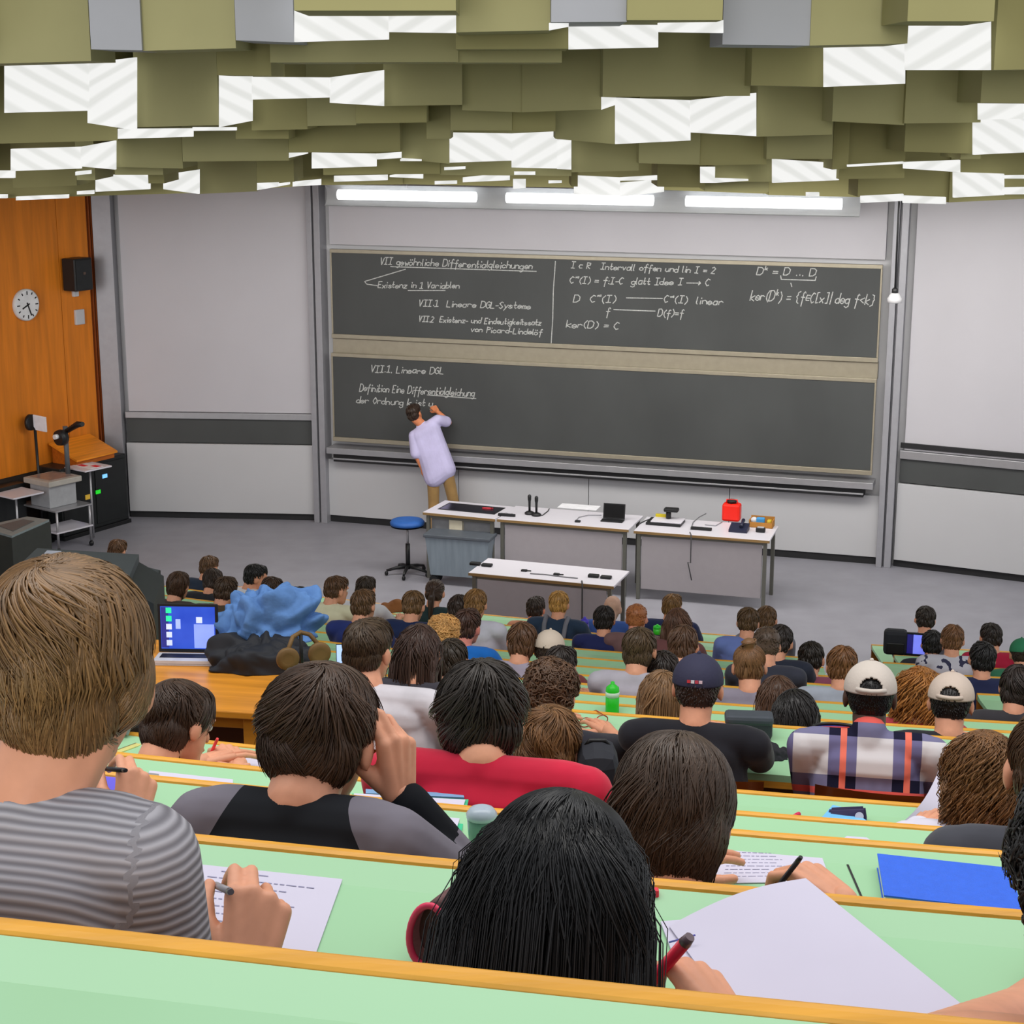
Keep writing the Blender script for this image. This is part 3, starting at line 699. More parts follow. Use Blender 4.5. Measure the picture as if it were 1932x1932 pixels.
# red canister
e = on_table('canister', 1380, 982, 'bright red plastic canister on the lecture table', 'canister')
M_red = mat('red_plastic', (236, 36, 20), .4, var=.03)
B().box((-.1, -.07, 0), (.1, .07, .2), .025).build('body', M_red, e); B().lathe([(.05, .19), (.05, .215), (.055, .218), (.055, .235), (.04, .24)], n=18).build('cap', M_black, e)
B().tube([(-.06, 0, .195), (-.06, 0, .235), (.06, 0, .235), (.06, 0, .195)], .01, 8).build('grip', M_red, e)
e = on_table('phone_set', 1394, 1002, 'dark blue desk telephone below the red canister', 'telephone'); M_nav = mat('navy_plastic', (34, 38, 62), .45)
b = B(); b.hexa([(-.1, -.08, 0), (.1, -.08, 0), (.1, .1, 0), (-.1, .1, 0)], [(-.1, -.08, .03), (.1, -.08, .03), (.1, .1, .07), (-.1, .1, .07)]); b.build('body', M_nav, e); B().tube([(.03, -.04, .06), (.03, .02, .085), (.03, .1, .1)], [.022, .014, .022], 8).build('handset', M_nav, e)
e = on_table('cardboard_box', 1437, 993, 'brown open box holding a blue item at the table end', 'box'); M_card = mat('cardboard', (176, 120, 50), .7)
b = B()
for lo, hi in (((-.13, -.08, 0), (.13, -.07, .06)), ((-.13, .07, 0), (.13, .08, .1)), ((-.13, -.08, 0), (-.12, .08, .08)), ((.12, -.08, 0), (.13, .08, .08)), ((-.13, -.08, 0), (.13, .08, .008))): b.box(lo, hi)
b.build('tray', M_card, e); B().box((-.06, -.03, .01), (.03, .04, .095), .01).build('blue_item', cm((70, 150, 210)), e); B().ball((-.085, 0, .06), .04).build('ball', cm((200, 200, 205)), e); B().box((.06, -.05, .01), (.11, .03, .08), .01).build('yellow_item', cm((200, 170, 50)), e)
e = on_table('small_stand', 1435, 1004, 'small black stand in front of the brown box', 'stand'); B().box((-.05, -.03, 0), (.05, .03, .05), .008).build('body', M_black, e); B().box((-.035, -.02, .05), (.035, .02, .058)).build('pad', cm((180, 180, 184)), e)
hp = PZ(1302, 1006, ZT); hq = PY(1303, 1090, hp.y - .02)
b = B(); b.tube([hp + Vector((0, .02, .006)), hp + Vector((0, -.11, .006)), hp + Vector((0, -.12, -.06)), hp + Vector((0, -.12, -.3)), Vector((hp.x - .03, hp.y - .12, hq.z + .2)), hq + Vector((0, -.1, 0))], .006, 6).build('cable', cm((70, 70, 72)), label='dark cable hanging down the front of the canister table', cat='cable')
for i, (px, py, lb) in enumerate(((908, 1067, 'black pair of cable plugs at the stool end of the low table'), (1132, 1090, 'black pair of cable plugs at the far end of the low table'))):
    e = on_table('adapter', px, py, lb, 'adapter', z=.74)
    B().box((-.12, -.03, 0), (-.01, .03, .03), .008).build('plug', M_black, e); B().box((.01, -.04, 0), (.12, .02, .028), .008).build('plug', M_black, e)
for i, (px, py) in enumerate(((989, 1078), (1050, 1085))):
    e = on_table('connector', px, py, ('small dark connector on the low table nearer the stool', 'small dark connector on the middle of the low table')[i], 'connector', z=.74); B().box((-.03, -.02, 0), (.03, .02, .02), .006).build('plug', M_black, e); B().tube([(.03, 0, .01), (.07, .01, .008)], .006, 6).build('lead', M_black, e)
cable([(1000, 1082), (1030, 1084), (1060, 1088), (1090, 1091)], .74, 'grey cable lying along the low table', (120, 120, 124))
hp = PZ(1098, 1099, .74)
B().tube([hp + Vector((0, .03, .006)), hp + Vector((0, -.085, .006)), hp + Vector((0, -.09, -.04)), hp + Vector((.0, -.09, -.35)), hp + Vector((.0, -.09, -.62))], .008, 6).build('cable', cm((60, 60, 62)), label='dark cable hanging down the front of the low table', cat='cable')

# ------------------------------------------------------------------ overhead projector corner
p0 = PZ(106, 1030, 0); oc = empty('projector_cart', (p0.x, p0.y, 0), WC.ang - .35); tag(oc, 'steel trolley with flat shelves carrying the overhead projector', 'trolley')
ksc = 1.0
def zat(py, Y): return PY(96, py, Y).z
zA = zat(912, p0.y); zS = zat(950, p0.y); zB = zat(990, p0.y)
print('cart z', zA, zS, zB, 'Y', p0.y)
B().box((-.36, -.25, zS - .02), (.36, .3, zS), .004).build('shelf', M_alu, oc); B().box((-.06, -.25, zB - .02), (.36, .3, zB), .004).build('shelf', M_ttop, oc)
for x, y in ((-.34, -.22), (.34, -.22), (-.34, .27), (.34, .27)): B().tube([(x, y, .07), (x, y, zS)], .016, 8).build('leg', M_alu, oc); B().ball((x, y, .035), (.03, .03, .035)).build('caster', M_black, oc)
B().box((-.26, -.70, zA - .05), (.18, -.26, zA - .03), .004).build('side_leaf', M_ttop, oc); B().box((-.12, .29, zA + .12), (.28, .70, zA + .14), .004).build('side_leaf', M_ttop, oc)
B().tube([(-.05, -.5, .02), (-.05, -.5, zA - .05)], .014, 8).build('leaf_leg', M_alu, oc); B().tube([(.1, .5, .02), (.1, .5, zA + .12)], .014, 8).build('leaf_leg', M_alu, oc)
op = empty('overhead_projector', (p0.x, p0.y, zS), WC.ang - .35); tag(op, 'grey overhead projector with tall post and lens head on the trolley', 'projector')
hb = zA - zS
M_pg = mat('projector_grey', (160, 162, 166), .45)
B().box((-.17, -.2, .0), (.2, .2, hb + .02), .01).build('housing', M_pg, op); B().box((-.24, -.24, hb + .02), (.26, .25, hb + .09), .012).build('stage', cm((172, 168, 160), .4), op)
B().box((-.19, -.18, hb + .09), (.2, .19, hb + .096)).build('glass', cm((150, 135, 128), .15), op)
zt = zat(800, p0.y) - zS
B().tube([(.06, .2, hb + .08), (.06, .2, zt - .05)], .03, 10).build('post', cm((90, 95, 100), .4), op)
b = B(); b.lathe([(.09, -.05), (.1, 0), (.09, .05)], n=20); bmesh.ops.transform(b.bm, matrix=Matrix.Translation((.1, .1, zt - .17)) @ Rx, verts=b.bm.verts); b.build('lens_head', M_black, op)
b = B(); b.lathe([(.03, .0), (.03, .06)], n=14); bmesh.ops.transform(b.bm, matrix=Matrix.Translation((.1, .06, zt - .15)) @ Rx, verts=b.bm.verts); b.build('lens', cm((220, 222, 225), .2), op)
B().tube([(.06, .2, zt - .12), (.3, .2, zt - .0), (.42, .18, zt + .02)], [.03, .04, .03], 8).build('arm', M_black, op)
ml = PY(75, 798, p0.y + .22); ml.y -= 0
me_ = empty('projector_mirror', (ml.x, ml.y, 0), WC.ang); tag(me_, 'white mirror head on a thin black stand behind the overhead projector', 'stand')
b = B(); b.box((-.08, -.02, -.1), (.1, .0, .1), .006); b.build('mirror', cm((225, 225, 232), .3), me_, loc=(0, 0, ml.z), rot=(0.2, .12, 0)); b = B(); b.lathe([(.1, -.02), (.1, .02)], n=20); bmesh.ops.transform(b.bm, matrix=Matrix.Rotation(PI / 2, 4, 'Y') @ Matrix.Scale(1, 4), verts=b.bm.verts); b.build('cover', M_black, me_, loc=(-.13, 0, ml.z))
B().tube([(-.05, 0, .0), (-.08, .01, ml.z - .05)], .018, 8).build('pole', M_black, me_); B().lathe([(.09, 0), (.085, .02), (.02, .03)], n=20).build('foot', M_black, me_)
# lectern top and cabinet
lb0 = PZ(237, 1004, 0)
cb = empty('equipment_cabinet', WS.at(-.1, 0, .02), WS.ang); tag(cb, 'black equipment cabinet beside the wood wall with coloured lights', 'cabinet')
M_cab = mat('cabinet_black', (30, 33, 34), .4, var=.1)
zc1 = PY(215, 862, WS.at(-.4, 0, .4).y).z
print('cab', proj(WS.at(-.1, 0, .5)), proj(WS.at(-1.2, 0, .5)), zc1)
B().box((-1.15, -.42, .05), (-.02, -.02, zc1), .01).build('body', M_cab, cb); B().box((-1.16, -.44, 0), (0, -.02, .05), .004).build('plinth', M_black, cb)
B().box((-1.13, -.432, .1), (-.60, -.421, zc1 - .05), .004).build('door', M_cab, cb); B().box((-.58, -.432, .1), (-.05, -.421, zc1 - .05), .004).build('door', M_cab, cb)
for (x, z, c, s) in ((-.42, zc1 - .22, (120, 190, 240), .04), (-.55, zc1 - .40, (30, 190, 40), .04), (-.85, zc1 - .5, (40, 40, 190), .04), (-.72, zc1 - .43, (150, 120, 40), .05)):
    B().box((x - s, -.44, z - s * .6), (x + s, -.432, z + s * .6)).build('indicator_light', mat('glow%d_%d_%d' % c, c, .4, emit=.9), cb)
lt = empty('lectern', WS.at(-.72, zc1 + .001, .30), WS.ang); tag(lt, 'slanted orange wood reading desk standing on the black cabinet', 'lectern')
M_lw = wood('lectern_wood', (228, 140, 36))
b = B(); b.hexa([(-.30, -.20, .0), (.34, -.20, .0), (.34, .22, .0), (-.30, .22, .0)], [(-.30, -.20, .06), (.34, -.20, .06), (.34, .22, .22), (-.30, .22, .22)]); b.build('box', wood('lectern_side', (176, 92, 22)), lt)
b = B(); b.hexa([(-.33, -.23, .06), (.37, -.23, .06), (.37, .24, .23), (-.33, .24, .23)], [(-.33, -.23, .085), (.37, -.23, .085), (.37, .24, .255), (-.33, .24, .255)]); b.build('reading_board', M_lw, lt)
e = empty('papers', (0, 0, 0), WC.ang - .35); tag(e, 'red and white leaflet on the trolley leaf by the lectern', 'paper')
bpy.context.view_layer.update(); e.location = Matrix.Translation((p0.x, p0.y, 0)) @ Matrix.Rotation(WC.ang - .35, 4, 'Z') @ Vector((.08, .5, zA + .1405))
B().box((-.16, -.1, 0), (.16, .1, .004)).build('sheet', cm((230, 226, 228), .7), e); B().box((-.13, -.07, .004), (.0, .0, .006)).build('red_print', cm((226, 40, 60)), e); B().box((.03, .0, .004), (.15, .08, .006)).build('red_print', cm((226, 40, 60)), e)
# dark cabinets below the wood wall
e = empty('storage_cabinet', WS.at(WS.uz(20, 880)[0], 0, .02)); e.rotation_euler = (0, 0, WS.ang); tag(e, 'low dark cabinet along the base of the wood wall', 'cabinet')
B().box((-2.6, -.22, .0), (.0, -.02, .8), .01).build('body', M_cab, e)
for i in range(3): B().box((-2.58 + .86 * i, -.232, .06), (-1.75 + .86 * i, -.22, .76), .004).build('door', M_cab, e)
# grey machines among the left seats
M_mg = mat('machine_grey', (78, 86, 90), .5, var=.06); M_md = mat('machine_dark', (52, 58, 60), .5, var=.06)
def machine(name, lbl, zf, quad, Ys, zt, h, cat='machine'):
    """flat topped console: quad of top-corner pixels (far-left, far-right, near-right, near-left) at height zt"""
    e = empty(name); P = [PZ(*q, zt) for q in quad]; c = sum(P, Vector()) / 4; e.location = (c.x, c.y, zf); tag(e, lbl, cat)
    T = [(p.x - c.x, p.y - c.y, zt - zf) for p in P]; Bt = [(p[0] * .98, p[1] * .98, .04) for p in T]
    return e, T, Bt, c
zm_ = 2.62
e, T, Bt, c = machine('video_projector', 'large grey video projector console behind the nearest student', floorz(9), ((70, 1034), (262, 1046), (240, 1096), (30, 1072)), 0, zm_, 1)
b = B(); b.hexa(Bt, T); b.build('body', M_mg, e)
f = lambda s, t, k: tuple(Vector(T[0]).lerp(Vector(T[1]), s).lerp(Vector(T[3]).lerp(Vector(T[2]), s), t) + Vector((0, 0, k)))
B().hexa([f(.62, .42, .001), f(.7, .42, .001), f(.7, .6, .001), f(.62, .6, .001)], [f(.62, .42, .004), f(.7, .42, .004), f(.7, .6, .004), f(.62, .6, .004)]).build('label_plate', cm((196, 200, 214)), e)
B().hexa([f(.12, .1, .001), f(.26, .1, .001), f(.26, .25, .001), f(.12, .25, .001)], [f(.12, .1, .004), f(.26, .1, .004), f(.26, .25, .004), f(.12, .25, .004)]).build('label_plate', cm((196, 200, 214)), e)
sl = [Vector(T[1]), Vector(T[2])]; dr = (Vector(T[1]) - Vector(T[0])).normalized()
q = [sl[0] + Vector((0, 0, -.05)), sl[0] + dr * .16 + Vector((0, 0, -.13)), sl[1] + dr * .16 + Vector((0, 0, -.13)), sl[1] + Vector((0, 0, -.05))]
B().hexa([(p.x, p.y, .04) for p in q], q).build('sloped_side', M_md, e)
e2, T2, Bt2, c2 = machine('cable_housing', 'lower dark grey housing stepped against the video projector', floorz(9), ((262, 1066), (303, 1076), (285, 1150), (232, 1128)), 0, 2.42, 1)
B().hexa(Bt2, T2).build('body', M_md, e2); B().hexa([(p[0] * .9, p[1] * .9, T2[0][2] + .001) for p in T2], [(p[0] * .9, p[1] * .9, T2[0][2] + .012) for p in T2]).build('top_cover', M_mg, e2)
e3, T3, Bt3, c3 = machine('printer', 'grey office printer standing below the overhead projector trolley', 0, ((52, 978), (95, 984), (22, 1016), (-40, 998)), 0, .75, 1, 'printer')
B().hexa([(p[0], p[1], .0) for p in T3], T3).build('body', cm((52, 56, 52), .5), e3)
B().hexa([(p[0] * .97, p[1] * .97, T3[0][2] + .001) for p in T3], [(p[0] * .97, p[1] * .97, T3[0][2] + .025) for p in T3]).build('lid', cm((124, 136, 138), .5), e3)
B().hexa([(p[0] * .5, p[1] * .6, T3[0][2] + .026) for p in T3], [(p[0] * .5, p[1] * .6, T3[0][2] + .03) for p in T3]).build('feed_slot', cm((84, 92, 96), .5), e3)

# ------------------------------------------------------------------ wooden side table with laptop and jacket
zt5 = floorz(5) + .78
a = PZ(235, 1330, zt5); c = PZ(496, 1346, zt5); dv = c - a
wt = empty('wooden_table', (a.x - .5 * dv.x, a.y - .5 * dv.y, floorz(5)), math.atan2(dv.y, dv.x)); tag(wt, 'orange wood table holding the laptop and denim jacket', 'table')
Lw = dv.length * 1.5; hz = .78
M_wt = wood('table_wood', (216, 142, 46), rough=.3); M_wd = wood('dark_table_wood', (96, 52, 18))
B().box((0, 0, hz - .03), (Lw, .78, hz), .005).build('tabletop', M_wt, wt)
for x, y in ((.02, .03), (Lw - .09, .03), (.02, .7), (Lw - .09, .7)): B().box((x, y, 0), (x + .06, y + .06, hz - .031), .004).build('leg', M_wt, wt)
B().box((.1, .35, .1), (Lw - .1, .37, hz - .04), .003).build('back_panel', M_wd, wt); B().box((.08, .06, hz - .09), (Lw - .09, .08, hz - .032), .003).build('apron', M_wt, wt)
def screen_mat():
    m = bpy.data.materials.new('laptop_screen'); m.use_nodes = True; nt = m.node_tree; b = nt.nodes['Principled BSDF']
    tc = nt.nodes.new('ShaderNodeTexCoord'); nz = nt.nodes.new('ShaderNodeTexNoise'); nz.inputs['Scale'].default_value = 9
    nt.links.new(tc.outputs['Object'], nz.inputs['Vector']); cr = nt.nodes.new('ShaderNodeValToRGB')
    cr.color_ramp.elements[0].color = L3((20, 60, 190)); cr.color_ramp.elements[1].color = L3((70, 110, 235)); nt.links.new(nz.outputs['Fac'], cr.inputs['Fac'])
    nt.links.new(cr.outputs['Color'], b.inputs['Emission Color']); b.inputs['Emission Strength'].default_value = 1.0; b.inputs['Base Color'].default_value = (0, 0, 0, 1); b.inputs['Roughness'].default_value = .3
    return m
p = PZ(348, 1252, zt5 + .001); lp = empty('laptop', p + Vector((0, .1, 0)), -.05); tag(lp, 'open laptop with a bright blue screen on the orange wood table', 'laptop')
w = 116 / F * (p.y * math.cos(PITCH) + (H - p.z) * math.sin(PITCH))
Tl = laptop(lp, w, .13, .06, screen_mat(), cm((200, 200, 206), .35), hs=.205)
def on_screen(nm, x0, z0, x1, z1, c, y=-.003):
    b = B(); b.box((x0, y, z0), (x1, y + .001, z1)); bmesh.ops.transform(b.bm, matrix=Tl, verts=b.bm.verts); b.build(nm, mat('scr%d_%d_%d' % c, c, .4, emit=.85), lp)
on_screen('side_bar', -w / 2 + .014, .02, -w / 2 + .045, .19, (40, 44, 120), -.002)
for i, c in enumerate(((40, 210, 150), (40, 210, 150), (190, 200, 230), (190, 200, 230), (190, 200, 230))): on_screen('screen_icon', -w / 2 + .035, .165 - .034 * i, -w / 2 + .058, .188 - .034 * i, c)
on_screen('screen_image', .025, .02, w / 2 - .016, .12, (130, 150, 225)); on_screen('screen_icon', -.05, .1, -.03, .14, (150, 170, 240)); on_screen('screen_icon', .035, .125, .06, .15, (190, 200, 240))
B().box((-w / 2, -.13, .0), (w / 2, -.128, .022), .001).build('front_edge', cm((205, 205, 210), .3), lp)
# jacket: a crumpled heap
def heap(name, c, sx, sy, sz, m, seed, amp=.35, fr=3.2, n=72, folds=1.0, parent=None, **k):
    from mathutils import noise
    r = random.Random(seed); bm = bmesh.new(); bmesh.ops.create_uvsphere(bm, u_segments=n * 2, v_segments=n, radius=1.0)
    o3 = Vector((r.random() * 9, r.random() * 9, r.random() * 9))
    for v in bm.verts:
        d = v.co.copy(); rr_ = 1.0 if d.z < .0 else (1 - d.z * d.z) ** -.18 if d.z < .95 else 1.0; k_ = 1 + min(0, d.z) * .9; base = Vector((d.x * sx * rr_ * (k_ / max(.2, math.sqrt(1 - min(.96, d.z * d.z))) if d.z < 0 else 1), d.y * sy * rr_ * (k_ / max(.2, math.sqrt(1 - min(.96, d.z * d.z))) if d.z < 0 else 1), max(0, d.z) * sz))
        base *= 1 + .22 * noise.noise(d * 1.3 + o3)
        q = base * fr + o3; wv = Vector((noise.noise(q * .6), noise.noise(q * .6 + Vector((7, 3, 1))), noise.noise(q * .6 + Vector((2, 9, 4))))); q = q + wv * .9
        h = abs(noise.noise(q)) * 1.9 + .40 * abs(noise.noise(q * 2.2 + Vector((3, 1, 7)))) - .55
        base += Vector((d.x, d.y, d.z * .9 + .25)) * (amp * h * (1 if d.z > -.15 else 0))
        base.z = max(0.0, base.z); v.co = base
    for f in bm.faces: f.smooth = True
    return link(name, meshof(bm), m, parent, loc=c, **k)
M_denim = mat('denim', (92, 130, 184), .85, var=.14, scale=18, spec=.1, bump=.2)
p = PZ(505, 1238, zt5); bgp = PZ(492, 1262, zt5 + .0)
heap('shoulder_bag', (bgp.x, bgp.y + .05, zt5), .22, .15, .12, mat('bag_black', (30, 32, 38), .7), 3, .035, 9.0, label='black bag lying under the denim jacket', cat='bag')
hh_ = heap('denim_jacket', (p.x + .005, p.y + .05, zt5 + .075), .215, .16, .215, M_denim, 11, .050, 9.5, label='crumpled light blue denim jacket heaped on a black bag', cat='jacket')
# headphones on the desk of row 5
pp = PZ(543, 1243, zt5 + .12); hpn = empty('headphones', pp, .3); tag(hpn, 'brown padded headphones lying beside the denim jacket', 'headphones')
M_hb = mat('brown_leather', (112, 84, 44), .6, var=.2)
for x in (0, .13):
    b = B(); b.lathe([(.02, -.02), (.042, -.015), (.046, 0), (.042, .015), (.02, .01)], n=20); bmesh.ops.transform(b.bm, matrix=Rx, verts=b.bm.verts); b.build('ear_cup', M_hb, hpn, loc=(x, .03 * (x > 0), 0))
B().tube([(0, 0, .03), (.03, .05, .07), (.065, .07, .08), (.1, .06, .07), (.13, .03, .03)], .009, 8).build('headband', M_hb, hpn)
B().tube([(.065, .07, -.12), (.065, .07, .08)], .008, 8).build('hanger', M_black, hpn)
# ------------------------------------------------------------------ people
M_eye = cm((225, 222, 216), .3)
def skinmat(rgb): return mat('skin%d_%d_%d' % rgb, rgb, .5, var=.07, scale=30, spec=.35)
SKIN = (222, 158, 126)
def hairmat(rgb, gloss=.42):
    key = 'hair%d_%d_%d' % rgb
    if key in MATS: return MATS[key]
    m = bpy.data.materials.new(key); m.use_nodes = True; nt = m.node_tree; b = nt.nodes['Principled BSDF']
    g = nt.nodes.new('ShaderNodeNewGeometry'); cr = nt.nodes.new('ShaderNodeValToRGB'); c = L3(rgb)
    cr.color_ramp.elements[0].color = tuple(v * .68 for v in c[:3]) + (1,); cr.color_ramp.elements[1].color = tuple(min(1, v * 1.4) for v in c[:3]) + (1,)
    e = cr.color_ramp.elements.new(.55); e.color = c
    nt.links.new(g.outputs['Random Per Island'], cr.inputs['Fac'])
    nt.links.new(cr.outputs['Color'], b.inputs['Base Color']); b.inputs['Roughness'].default_value = gloss; b.inputs['Specular IOR Level'].default_value = .45
    MATS[key] = m; return m
def cloth(rgb): return mat('cloth%d_%d_%d' % rgb, rgb, .85, var=.10, scale=9, spec=.12, bump=.12, bscale=22, sheen=.15)
def attr_mat(key, build):
    if key in MATS: return MATS[key]
    m = bpy.data.materials.new(key); m.use_nodes = True; nt = m.node_tree; b = nt.nodes['Principled BSDF']; b.inputs['Roughness'].default_value = .88; b.inputs['Specular IOR Level'].default_value = .1
    build(nt, b); MATS[key] = m; return m
def mathn(nt, op, a, c=None):
    n = nt.nodes.new('ShaderNodeMath'); n.operation = op
    for i, v in enumerate((a, c)):
        if v is None: continue
        if isinstance(v, (int, float)): n.inputs[i].default_value = v
        else: nt.links.new(v, n.inputs[i])
    return n.outputs[0]
def mixc(nt, f, a, c):
    n = nt.nodes.new('ShaderNodeMix'); n.data_type = 'RGBA'
    for s, v in ((n.inputs[0], f), (n.inputs[6], a), (n.inputs[7], c)):
        if isinstance(v, (tuple, float, int)): s.default_value = v
        else: nt.links.new(v, s)
    return n.outputs[2]
def ribbed(nt, b):
    a = nt.nodes.new('ShaderNodeAttribute'); a.attribute_name = 'rib'
    s = mathn(nt, 'SINE', mathn(nt, 'MULTIPLY', a.outputs['Fac'], 2 * PI / .0135))
    f = mathn(nt, 'MULTIPLY_ADD', s, .5); nt.nodes[-1].inputs[2].default_value = .5
    nt.links.new(mixc(nt, f, L3((128, 126, 132)), L3((182, 180, 186))), b.inputs['Base Color'])
    bp = nt.nodes.new('ShaderNodeBump'); bp.inputs['Strength'].default_value = .35; bp.inputs['Distance'].default_value = .004
    nt.links.new(f, bp.inputs['Height']); nt.links.new(bp.outputs['Normal'], b.inputs['Normal'])
def raglan(nt, b):
    a = nt.nodes.new('ShaderNodeAttribute'); a.attribute_name = 'rib'
    f = mathn(nt, 'GREATER_THAN', a.outputs['Fac'], 0.0); f2 = mathn(nt, 'GREATER_THAN', a.outputs['Fac'], 1.5)
    nt.links.new(mixc(nt, f2, mixc(nt, f, L3((36, 38, 42)), L3((122, 118, 128))), L3((30, 32, 36))), b.inputs['Base Color'])
def plaid(nt, b):
    tc = nt.nodes.new('ShaderNodeTexCoord'); sp = nt.nodes.new('ShaderNodeSeparateXYZ'); nt.links.new(tc.outputs['Object'], sp.inputs[0])
    a = nt.nodes.new('ShaderNodeAttribute'); a.attribute_name = 'rib'
    def band(v, per, off, lo, hi):
        t = mathn(nt, 'FRACT', mathn(nt, 'ADD', mathn(nt, 'DIVIDE', v, per), off))
        return mathn(nt, 'MULTIPLY', mathn(nt, 'GREATER_THAN', t, lo), mathn(nt, 'LESS_THAN', t, hi))
    x, z = sp.outputs['X'], a.outputs['Fac']
    P = .205
    w1, w2 = band(x, P, .72, 0, .44), band(z, P * 1.25, .12, 0, .46)
    base = mixc(nt, w1, L3((214, 210, 212)), L3((112, 108, 146)))
    base = mixc(nt, w2, base, mixc(nt, w1, L3((120, 118, 150)), L3((30, 30, 52))))
    base = mixc(nt, band(x, P, .72, .18, .28), base, L3((236, 120, 100)))
    base = mixc(nt, band(z, P * 1.25, .12, .2, .29), base, L3((232, 100, 92)))
    nt.links.new(base, b.inputs['Base Color'])
def camo(nt, b):
    tc = nt.nodes.new('ShaderNodeTexCoord'); nz = nt.nodes.new('ShaderNodeTexNoise'); nz.inputs['Scale'].default_value = 16; nt.links.new(tc.outputs['Object'], nz.inputs[0])
    nt.links.new(mixc(nt, mathn(nt, 'GREATER_THAN', nz.outputs['Fac'], .56), L3((196, 194, 204)), L3((60, 60, 84))), b.inputs['Base Color'])
def knit(nt, b):
    tc = nt.nodes.new('ShaderNodeTexCoord'); wv = nt.nodes.new('ShaderNodeTexWave'); wv.bands_direction = 'Z'; wv.inputs['Scale'].default_value = 16; wv.inputs['Distortion'].default_value = 2; nt.links.new(tc.outputs['Object'], wv.inputs[0])
    nt.links.new(mixc(nt, wv.outputs['Fac'], L3((176, 172, 172)), L3((226, 222, 220))), b.inputs['Base Color'])
SPECIAL = {'rib': lambda: attr_mat('ribbed_knit', ribbed), 'raglan': lambda: attr_mat('raglan_jersey', raglan), 'plaid': lambda: attr_mat('plaid_flannel', plaid), 'camo': lambda: attr_mat('patterned_hoodie', camo), 'knit': lambda: attr_mat('pale_knit', knit)}

def ik(S, W, a, b_, pole):
    S, W, pole = Vector(S), Vector(W), Vector(pole); d = W - S; L = min(d.length, (a + b_) * .995)
    u = d.normalized(); x = (a * a - b_ * b_ + L * L) / (2 * L); h = math.sqrt(max(0, a * a - x * x))
    p = (pole - u * pole.dot(u)).normalized()
    return S + u * x + p * h, S + u * L
def rot_head(yaw, pitch, roll):
    return (Matrix.Rotation(math.radians(yaw), 3, 'Z') @ Matrix.Rotation(math.radians(roll), 3, 'Y') @ Matrix.Rotation(math.radians(-pitch), 3, 'X'))

from mathutils import noise as mnoise
# ---- hair, built in head coordinates: +y is where the face looks
class Hair:
    def __init__(s, seed): s.r = random.Random(seed); s.v = []; s.f = []
    def lock(s, pts, r, n=4, flat=.6):
        base = len(s.v); m = len(pts); up = Vector((s.r.uniform(-1, 1), s.r.uniform(-1, 1), s.r.uniform(-1, 1)))
        for i, p in enumerate(pts):
            t = (pts[min(i + 1, m - 1)] - pts[max(i - 1, 0)])
            if t.length < 1e-7: t = Vector((0, 0, -1))
            t.normalize(); a = t.cross(p - Vector((0, -.02, .02)))
            if a.length < 1e-6: a = t.orthogonal()
            a.normalize(); b = a.cross(t)
            q = i / (m - 1); rr = r * (.55 + .45 * min(1, q * 4)) * (1 - max(0, (q - .45) / .55) ** 1.6 * .9)
            for k in range(n):
                an = 2 * PI * k / n; s.v.append(p + a * math.cos(an) * rr + b * math.sin(an) * rr * flat)
        for i in range(m - 1):
            for k in range(n):
                s.f.append((base + i * n + k, base + i * n + (k + 1) % n, base + (i + 1) * n + (k + 1) % n, base + (i + 1) * n + k))
        s.f.append(tuple(base + k for k in range(n))[::-1]); s.f.append(tuple(base + (m - 1) * n + k for k in range(n)))
def shell_sets(style):
    A = (Vector((0, -.018, .047)), Vector((.081, .097, .080)))
    Bk = (Vector((0, -.052, -.008)), Vector((.074, .058, .066)))
    F_ = (Vector((0, .042, .088)), Vector((.058, .044, .036)))
    if style == 'capped': return [(Vector((0, -.016, .028)), Vector((.0785, .098, .074))), (Vector((0, -.05, .0)), Vector((.070, .056, .064)))]
    if style in ('crop',): return [(A[0], A[1] * .975), (Vector((0, -.05, .0)), Vector((.070, .055, .06)))]
    if style in ('long', 'longcurl'): return [(A[0], A[1] * 1.04), (Bk[0], Vector((.082, .062, .09)))]
    if style == 'curly': return [(A[0], A[1] * 1.10), (Bk[0], Bk[1] * 1.12), F_]
    if style == 'medium': return [(A[0], A[1] * 1.06), (Vector((0, -.05, -.02)), Vector((.078, .062, .078))), F_]
    return [A, Bk, F_]
